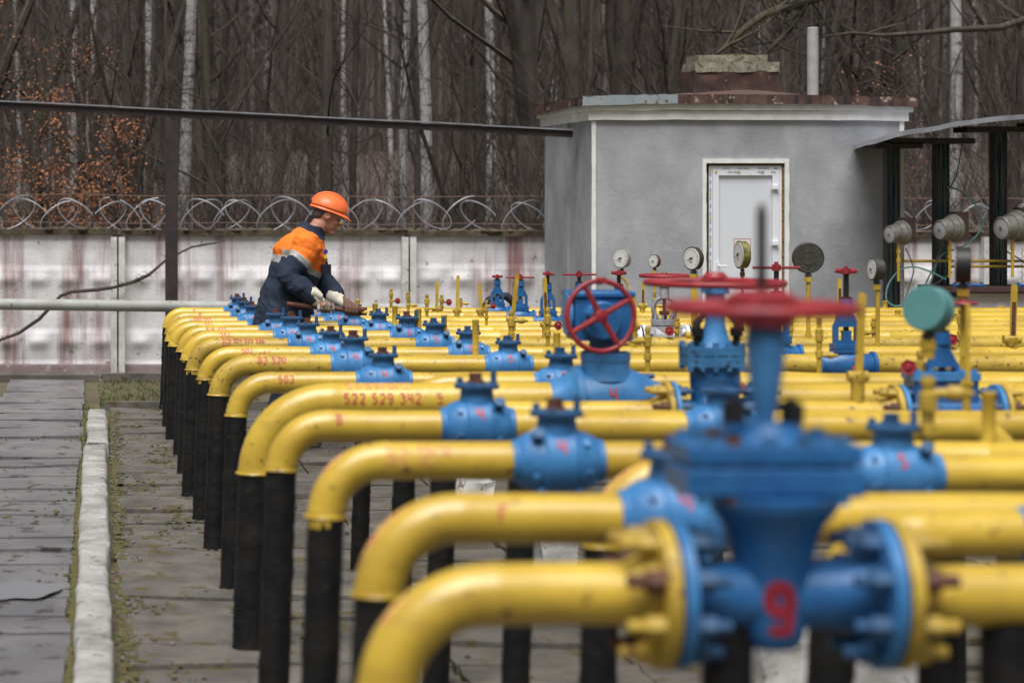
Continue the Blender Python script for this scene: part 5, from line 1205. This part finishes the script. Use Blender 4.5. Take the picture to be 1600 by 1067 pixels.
def jpick(p, n):
    if (p-nk).length < .115 and p.z > 1.385-(p.x-1.36)*.25 or (p-(nk+V((.0, 0, .03)))).length < .088: return 0
    tn, dn = seg(p, Sn, En); tf, df = seg(p, Sf, Ef); tn2, dn2 = seg(p, En, Wn); tf2, df2 = seg(p, Ef, Wf); tt, dt = seg(p, pel, nk-V((.03, 0, .03)))
    da = min(dn-.012, df-.012, dn2, df2)
    if da < dt-.075:
        if min(dn2, df2) < min(dn, df)-.004: return 0
        t_ = tn if dn < df else tf; lim = .34+.10*max(0, min(1, (p.x-1.22)/.1))
        return 1 if t_ < lim else (2 if t_ < lim+.17 else 0)
    u = (p-pel).dot(up_ax)
    if p.x-1.30 > -.02+(1.38-p.z)*.0 and u < .30 and u > .0: return 0
    if u > .335: return 1
    return 2 if u > .285 else 0
jk = remesh(mb, 'jacket', .0065, ['navy', 'orange', 'reflect'], wk, O, jpick, 3)
nrm = [v.normal.copy() for v in jk.data.vertices]
for v, n_ in zip(jk.data.vertices, nrm):
    p = v.co+O; v.co += n_*(noise.noise(p*10)*.012+(.5-abs(noise.noise(V((p.x*16+p.z*9, p.y*16, p.z*16)))))*.012)
mb = MB(); c = V((1.437, Yb-.130, 1.30)); mb.lathe(c, (.6, -.8, 0), [(0, .017), (.004, .016)], 16); mb.build('chest_badge', 'badge', jk)
mb = MB(); c = V((1.437, Yb-.132, 1.267)); mb.box(c, (.02, .008, .022)); mb.build('chest_badge', 'badgey', jk)
mb = MB(); c = V((1.442, Yb-.118, 1.19)); mb.box(c, (.07, .02, .055), Matrix.Rotation(R(35), 3, 'Z')); mb.build('pocket_flap', 'navy', jk)
# hair under the helmet, ears stay free
mb = MB(); mb.ell(hp(-.016, 0, .028), (.092, .079, .076), 20, 14, hr); mb.ell(hp(-.05, 0, -.01), (.052, .066, .048), 16, 10, hr)
remesh(mb, 'hair', .006, ['hair'], wk, O)
# helmet
hr2 = Matrix.Rotation(R(19), 3, 'Y'); hax = hr2 @ V((0, 0, 1)); hfw = hr2 @ V((1, 0, 0)); hsd = V((0, 1, 0)); hc_ = hp(-.008, 0, .040); mb = MB()
vs = []; n, m_ = 36, 14
def hpt(a, t, g=0):
    rx, ry, rz = (.124+g, .100+g, .092+g); e = math.cos(t)
    r_ = .012*math.exp(-(math.sin(a)*e*7)**2)*(1 if t > .5 else .3)
    return hc_+hfw*(math.cos(a)*e*rx)+hsd*(math.sin(a)*e*ry)+hax*(math.sin(t)*(rz+r_))
for j in range(m_+1):
    for i in range(n): vs.append(hpt(2*math.pi*i/n, math.pi/2*j/m_))
fs = [(j*n+i, j*n+(i+1) % n, (j+1)*n+(i+1) % n, (j+1)*n+i) for j in range(m_) for i in range(n)]
mb.add(vs, fs)
vs = []
for j in range(4):
    for i in range(n):
        a = 2*math.pi*i/n; fr = max(0, math.cos(a))**3; ex = (.008+.042*fr)*j/3; p = hc_+hfw*(math.cos(a)*(.122+ex))+hsd*(math.sin(a)*(.098+ex*.8))-hax*(.004+(.014+.012*fr)*j/3)
        vs.append(p)
mb.add(vs, [(j*n+i, j*n+(i+1) % n, (j+1)*n+(i+1) % n, (j+1)*n+i) for j in range(3) for i in range(n)])
mb.tube([hpt(0 if t < 90 else math.pi, R(t if t < 90 else 180-t), .002) for t in range(12, 169, 6)], .008, 8)
he = mb.build('helmet', 'helmet', wk, ang=60); sd2 = he.modifiers.new('solid', 'SOLIDIFY'); sd2.thickness = .003
# glasses
mb = MB()
for sy in (-1, 1): mb.tube([hp(-.005, sy*.082, .012), hp(.04, sy*.080, .014), hp(.082, sy*.068, .012)], .0032, 6)
mb.tube([hp(.084, -.066, .014), hp(.108, -.03, .012), hp(.112, 0, .010), hp(.108, .03, .012), hp(.084, .066, .014)], .0028, 6); gl = mb.build('glasses', 'silver', wk)
mb = MB()
for sy in (-1, 1): mb.add([hp(.086, sy*.066, .013), hp(.109, sy*.014, .010), hp(.106, sy*.016, -.020), hp(.084, sy*.062, -.018)], [(0, 1, 2, 3)])
ln = mb.build('lens', 'lens', gl, smooth=False); M['lens'].node_tree.nodes['Principled BSDF'].inputs['Transmission Weight'].default_value = .9; M['lens'].node_tree.nodes['Principled BSDF'].inputs['IOR'].default_value = 1.1
# gloves holding the rod
ra, rb_ = V(((448-CX)*14.36/F, 14.36, H-(475-CY)*14.36/F)), V(((568-CX)*14.44/F, 14.44, H-(487-CY)*14.44/F)); rax = (rb_-ra).normalized()
def glove(Hc, W, mats, name, rr=.020, side=-1):
    tc = (Hc-ra).dot(rax); o = ra+rax*tc; mb = MB(); dn_ = V((0, 0, -1)); out = V((0, -1, 0))
    palm = o+V((0, .012, .022)); mb.ell(palm, (.048, .034, .026), 14, 10); mb.tube([W, W.lerp(palm, .6), palm], [.034, .036, .03], 14)
    for i in range(4):                       # four fingers wrap over the rod and under it
        b0 = o+rax*(.036-.024*i); ln_ = (.9, 1.0, .96, .8)[i]; pts = []
        for a in (115, 75, 30, -20, -62, -100*ln_): pts.append(b0+V((0, -1, 0))*math.cos(R(a))*(rr+.011)+V((0, 0, 1))*math.sin(R(a))*(rr+.011))
        mb.tube(pts, [.0125, .0125, .0118, .011, .0105, .009], 10)
    th = [palm+rax*.03, o+rax*.058+V((0, .0, .022)), o+rax*.066+V((0, -.022, .004)), o+rax*.058+V((0, -.026, -.014))]; mb.tube(th, [.014, .0135, .012, .010], 10)
    return remesh(mb, name, .004, mats, wk, O, (lambda p, n: (0 if (p-W).length < .055 or p.x < W.x+.02 else 1)) if len(mats) > 1 else None, 2)
glove(Hn, Wn, ['glove', 'glove_grey'], 'glove'); glove(Hf, Wf, ['glove', 'glove_brown'], 'glove')
mb = MB(); cz_ = [Wn+V((-.045, 0, .05)), Wn+V((-.01, 0, .015)), Wn+V((.018, 0, -.018))]; mb.tube(cz_, [.052, .055, .040], 16); mb.tube([Wn+V((-.05, -.01, .075)), Wn+V((-.02, -.03, .045)), Wn+V((.03, -.035, .02))], [.02, .034, .02], 12); mb.build('glove_cuff', 'glove', wk)
mb = MB(); mb.tube([Wf+V((-.045, .03, .028)), Wf+V((-.01, .0, .012)), Wf+V((.02, -.02, -.008))], [.050, .050, .038], 16); mb.build('glove_cuff', 'glove', wk)
wk.location.x += .03
# the rod and its jaws
rd = thing('valve_key', 'rusty brown steel rod with jaws held by the worker across the valves', 'tool', ra)
mb = MB(); mb.tube([ra, ra+rax*.003, rb_-rax*.1, rb_-rax*.06], [.014, .0165, .0150, .016], 16); mb.build('rod', 'rust', rd)
mb = MB(); mb.tube([ra-rax*.002, ra+rax*.02], .0105, 12); mb.build('rod_bore_dark', 'cable_black', rd)  # solid black plug, paints the dark inside the hollow rod end
mb = MB()
j0 = rb_-rax*.06; mb.box(j0+V((.01, 0, .0)), (.07, .035, .045)); mb.box(j0+V((.055, 0, .012)), (.05, .03, .018)); mb.box(j0+V((.05, 0, -.022)), (.06, .03, .016)); mb.cyl(j0+V((.03, -.02, .01)), j0+V((.03, -.04, .01)), .012, n=8)
mb.tube([j0+V((-.08, -.02, .03)), j0+V((-.02, -.02, .02)), j0+V((.06, -.02, .005))], [.012, .014, .012], 8)
mb.build('jaws', 'rust', rd, smooth=False)
# ================================================================ the leafless wood behind the wall
def ground_z(x, y):
    t = max(0, (y-24)/150); return -.03+(24*t**1.5 if t > 0 else 0)+noise.noise(V((x*.1, y*.1, 0)))*.9*min(1, t*6)
def limb(mb, p, d, L, r, q, depth, n=5, side=5):
    pts = [p.copy()]; rad = [r]; st = L/n; dd = d.normalized()
    for i in range(n):
        dd = (dd+V((q.uniform(-.16, .16), q.uniform(-.16, .16), q.uniform(-.06, .14)))).normalized(); pts.append(pts[-1]+dd*st); rad.append(r*(1-.8*(i+1)/n))
    mb.tube(pts, rad, side, False)
    if depth > 0:
        for i in range(q.randint(3, 5)):
            k = q.randint(1, n-1); a = V((q.uniform(-1, 1), q.uniform(-1, 1), q.uniform(-.1, .9))).normalized()
            limb(mb, pts[k], (dd*.7+a).normalized(), L*q.uniform(.35, .6), max(.0035, rad[k]*.5), q, depth-1, 4, 4 if depth > 1 else 3)
def tree_proto(name, r0, Ht, seed, bark, nl, lowest, fork=False, twig='twig', lean=.02, twigs=14):
    q = random.Random(seed); t = thing(name, 'x', 'tree', (0, 0, 0)); mb = MB(); n = 16; pts = []; rad = []
    wx, wy = q.uniform(-lean, lean), q.uniform(-lean, lean); ph = q.uniform(0, 6)
    for i in range(n+1):
        z = Ht*i/n; pts.append(V((wx*z+.10*math.sin(z*.5+ph)*min(1, z/3), wy*z+.08*math.sin(z*.43+ph*2)*min(1, z/3), z-.25))); rad.append(r0*(1+.5*math.exp(-z*2))*(1-.75*i/n)*(1+q.uniform(-.03, .03)))
    mb.tube(pts, rad, 9, False)
    if fork:
        b = pts[4]; limb(mb, b, V((.28, .1, 1)), Ht*.6, rad[4]*.8, q, 1, 7, 7); limb(mb, pts[3], V((-.35, 0, 1)), Ht*.5, rad[3]*.5, q, 1, 7, 6)
    mb.build('trunk', bark, t)
    mb = MB()
    for i in range(nl):
        z = q.uniform(lowest, Ht*.95); k = min(n-1, int(z/Ht*n)); p = pts[k].lerp(pts[k+1], z/Ht*n-k); a = q.uniform(0, 6.28)
        limb(mb, p, V((math.cos(a), math.sin(a), q.uniform(.25, 1.1))), q.uniform(1.0, 2.6)*(1-.35*z/Ht), rad[k]*q.uniform(.22, .4), q, 2, 6, 5)
    for i in range(twigs):
        z = q.uniform(.8, Ht*.8); k = min(n-1, int(z/Ht*n)); a = q.uniform(0, 6.28); limb(mb, pts[k], V((math.cos(a), math.sin(a), q.uniform(-.1, .8))), q.uniform(.5, 1.1), .008, q, 1, 4, 3)
    for i in range(4):
        z = q.uniform(0, Ht*.5); k = min(n-1, int(z/Ht*n)); a = q.uniform(0, 6.28); limb(mb, pts[k]+V((math.cos(a)*.3, math.sin(a)*.3, 0)), V((q.uniform(-.3, .3), q.uniform(-.3, .3), 1)), q.uniform(1.5, 3.5), q.uniform(.008, .018), q, 2, 6, 4)
    mb.build('crown', twig, t, weld=False)
    return t
protos = [tree_proto('bare_tree', .10, 11, 1, 'bark', 16, 2.6), tree_proto('bare_tree', .075, 10, 2, 'bark2', 15, 2.2), tree_proto('bare_tree', .15, 12, 3, 'bark', 18, 3.0, True), tree_proto('bare_tree', .055, 9, 4, 'bark3', 14, 1.8, lean=.05),
          tree_proto('bare_tree', .12, 12, 5, 'bark2', 16, 2.8, True), tree_proto('bare_tree', .045, 8, 6, 'bark2', 14, 1.5, lean=.06), tree_proto('bare_tree', .085, 10, 7, 'bark', 16, 2.0)]
birches = [tree_proto('birch_tree', .085, 11, 11, 'birch', 12, 3.2), tree_proto('birch_tree', .065, 10, 12, 'birch', 12, 3.0, lean=.04)]
used = set(); q = random.Random(77)
def plant(pr, x, y, sc_=1.0, label=None, group=None):
    o = pr if pr.name not in used else copy_tree(pr); used.add(pr.name)
    o.location = (x, y, ground_z(x, y)-.05); o.rotation_euler = (0, 0, q.uniform(0, 6.28)); o.scale = (sc_, sc_, sc_*q.uniform(.95, 1.1))
    tag(o, label, 'tree', group); WL[o.name] = o.location.copy(); return o
def atpx(px, y): return (px-CX)*y/F
# trees that stand out
SP = [(birches[0], 291, 25.5, 1.0, 'pale birch with white bark right of the steel post'), (birches[0], 664, 26.5, 1.0, 'tallest pale birch of the pair above the middle of the wall'), (birches[1], 642, 28, 1.0, 'thinner pale birch left of the brightest one in the middle'), (birches[1], 1478, 27, 1.3, 'pale birch behind the shelter roof'),
      (protos[2], 822, 23.6, 1.05, 'thick dark forked tree just left of the grey building'), (protos[4], 900, 25.2, 1.0, 'thick forked tree rising behind the left roof corner'), (protos[4], 968, 26.0, 1.15, 'stout grey trunk behind the roof between forked tree and chimney'), (protos[0], 512, 24.2, .85, 'straight dark trunk above the helmet of the worker'),
      (birches[0], 1290, 31, 1.0, 'pale birch behind the vent pipe of the roof'), (birches[1], 150, 29, 1.0, 'pale birch left of the steel post, behind rusty leaves'), (protos[3], 330, 23.9, 1.0, 'thin olive trunk right of the birch near the post'), (birches[1], 108, 36, 1.2, 'faint pale birch near the left edge'), (birches[0], 765, 37, 1.1, 'faint pale birch left of the thick forked tree')]
for pr, px, y, s_, lb in SP: plant(pr, atpx(px, y), y, s_, lb)
GR = ('bare trees of the wood behind the wall', 'pale birches deep in the wood')
cnt = 0; pts_ = []
while cnt < 290:
    y = 24.5+abs(q.random()**1.25)*48; x = q.uniform(-.15*y-2.5, .47*y+2.0)
    if any((x-a)**2+(y-b)**2 < .12 for a, b in pts_): continue
    pts_.append((x, y)); bi = q.random() < .11 and y > 29
    pr = q.choice(birches) if bi else q.choice(protos)
    plant(pr, x, y, (q.uniform(.35, .75) if q.random() < .45 else q.uniform(.7, 1.1))*(.75 if y < 28 else 1), 'pale white barked birch among the bare trees deep in the wood' if bi else 'bare leafless tree among many in the wood behind the wall', GR[1] if bi else GR[0]); cnt += 1
# far mass of trunks
mb = MB(); mp = MB()
for i in range(1650):
    y = q.uniform(52, 105); x = q.uniform(-.16*y-6, .47*y+4); z = ground_z(x, y); r = q.uniform(.03, .10); Hh = q.uniform(8, 14); lx, ly = q.gauss(0, .035)*Hh, q.gauss(0, .03)*Hh
    m_ = mp if q.random() < .13 else mb
    m_.tube([(x, y, z-.2), (x+lx*.3, y, z+Hh*.33), (x+lx*.8, y+ly, z+Hh*.7), (x+lx, y+ly, z+Hh)], [r, r*.85, r*.6, r*.3], 5, False)
    for k in range(5):
        zz_ = q.uniform(.2, .95); a = q.uniform(0, 6.28); p = V((x+lx*zz_, y, z+Hh*zz_)); e = p+V((math.cos(a)*q.uniform(.5, 2), math.sin(a), q.uniform(.4, 1.6))); m_.tube([p, e], [r*.35, .012], 3, False)
tag(mb.build('far_wood', 'farwood', weld=False), 'far off mass of bare trunks closing the view', 'wood', kind='stuff')
tag(mp.build('far_birch_wood', 'farpale', weld=False), 'pale trunks mixed into the far off mass of trees', 'wood', kind='stuff')
# tangled undergrowth right behind the wall
mb = MB()
for i in range(1800):
    y = 21.6+q.random()**1.4*16; x = q.uniform(-.13*y-2.5, .46*y+1); z = ground_z(x, y); L = q.uniform(.5, 2.4)*(1 if q.random() < .7 else 1.8)
    p = V((x, y, z)); d0 = V((q.uniform(-.5, .5), q.uniform(-.4, .4), 1)).normalized(); limb(mb, p, d0, L, q.uniform(.004, .010), q, 1 if y > 27 else 2, 4, 3)
tag(mb.build('undergrowth', 'twig', weld=False), 'tangle of leafless brushwood standing behind the wall', 'undergrowth', kind='stuff')
# young trees that kept their dead leaves
def leafy(px, y, Ht, n, label, spread, seed):
    q = random.Random(seed); x = atpx(px, y); z0 = ground_z(x, y)-.05; o = V((x, y, z0)); t = thing('leafy_sapling', label, 'tree', o, 'saplings that kept their rusty leaves')
    mb = MB(); tips = []
    mb.tube([o, o+V((.05, 0, Ht*.5)), o+V((-.03, .05, Ht))], [.035, .025, .006], 7); mb.build('trunk', 'bark', t)
    mb = MB(); lf = MB()
    for i in range(46):
        z = q.uniform(.25, 1)*Ht; a = q.uniform(0, 6.28); L = spread*q.uniform(.4, 1)*(1.25-z/Ht*.6); p = o+V((0, 0, z)); dd = V((math.cos(a), math.sin(a)*.8, q.uniform(.0, .5))).normalized(); e = p+dd*L
        m1 = p.lerp(e, .5)+V((0, 0, .06)); mb.tube([p, m1, e], [.009, .006, .002], 4, False)
        for k in range(int(n/46)):
            u = q.random()**.6; b = (p.lerp(m1, u*2) if u < .5 else m1.lerp(e, u*2-1))+V((q.gauss(0, .06), q.gauss(0, .06), q.gauss(-.03, .06)))
            s_ = q.uniform(.016, .032); ax = V((q.uniform(-1, 1), q.uniform(-1, 1), q.uniform(-1, .3))).normalized(); w_ = ax.cross(V((q.uniform(-1, 1), q.uniform(-1, 1), q.uniform(-1, 1)))).normalized()*s_*.5
            lf.add([b, b+ax*s_*.5+w_, b+ax*s_*1.1, b+ax*s_*.5-w_], [(0, 1, 2, 3)])
    mb.build('branches', 'twig', t, weld=False); o2 = lf.build('foliage', 'leaf', t, weld=False, smooth=False)
leafy(60, 22.6, 2.7, 2600, 'sapling with rusty dead leaves at the left edge above the wall', .85, 1)
leafy(178, 22.9, 2.4, 2200, 'sapling with rusty dead leaves just left of the steel post', .75, 2)
leafy(-30, 23.6, 3.9, 1800, 'taller sapling with sparse rusty leaves cut by the left edge', 1.0, 3)
leafy(120, 24.6, 3.4, 900, 'thin sapling with few rusty leaves high above the wall', .9, 4)
leafy(1395, 24.0, 3.4, 420, 'thin sapling with few rusty leaves right of the building', .8, 5)
# mossy limb hanging over the building
big = plant(protos[2], atpx(1730, 23.5), 23.5, 1.1, 'forked tree beyond the right edge of the photo'); 
def limbs(name, pts, r, label, seed, m='bark3'):
    q = random.Random(seed); pp = [P(a, b, c) for a, b, c in pts]; mb = MB(); mb.tube(pp, [r*(1-.75*i/(len(pp)-1)) for i in range(len(pp))], 9)
    for i in range(9):
        k = q.randrange(1, len(pp)-1); limb(mb, pp[k].lerp(pp[k+1], q.random()), V((q.uniform(-1, 1), 0, q.uniform(-.6, 1))), q.uniform(.3, .8), r*.25, q, 2, 4, 4)
    tag(mb.build(name, m, loc=pp[0]), label, 'branch')
limbs('mossy_branch', [(1300, -12, 23), (1255, 2, 22.9), (1225, 12, 22.8), (1190, 26, 22.7), (1160, 48, 22.6), (1136, 72, 22.5), (1120, 84, 22.5)], .065, 'mossy thick branch sloping down left above the chimney', 1)
limbs('mossy_branch', [(1240, -15, 23), (1252, 18, 23), (1240, 40, 22.9), (1218, 62, 22.8), (1200, 80, 22.8), (1180, 98, 22.8)], .05, 'dark branch dropping toward the chimney top', 2, 'bark')
limbs('bare_branch', [(1660, 20, 23.5), (1600, 32, 23.4), (1560, 44, 23.3), (1490, 47, 23.2), (1440, 52, 23.1), (1380, 56, 23), (1330, 52, 23), (1285, 58, 23)], .045, 'long level dark branch reaching in from the right edge', 3, 'bark')
for px, y0, y1, nm in ((890, -10, 96, 1), (800, 40, 150, 2)):
    pass
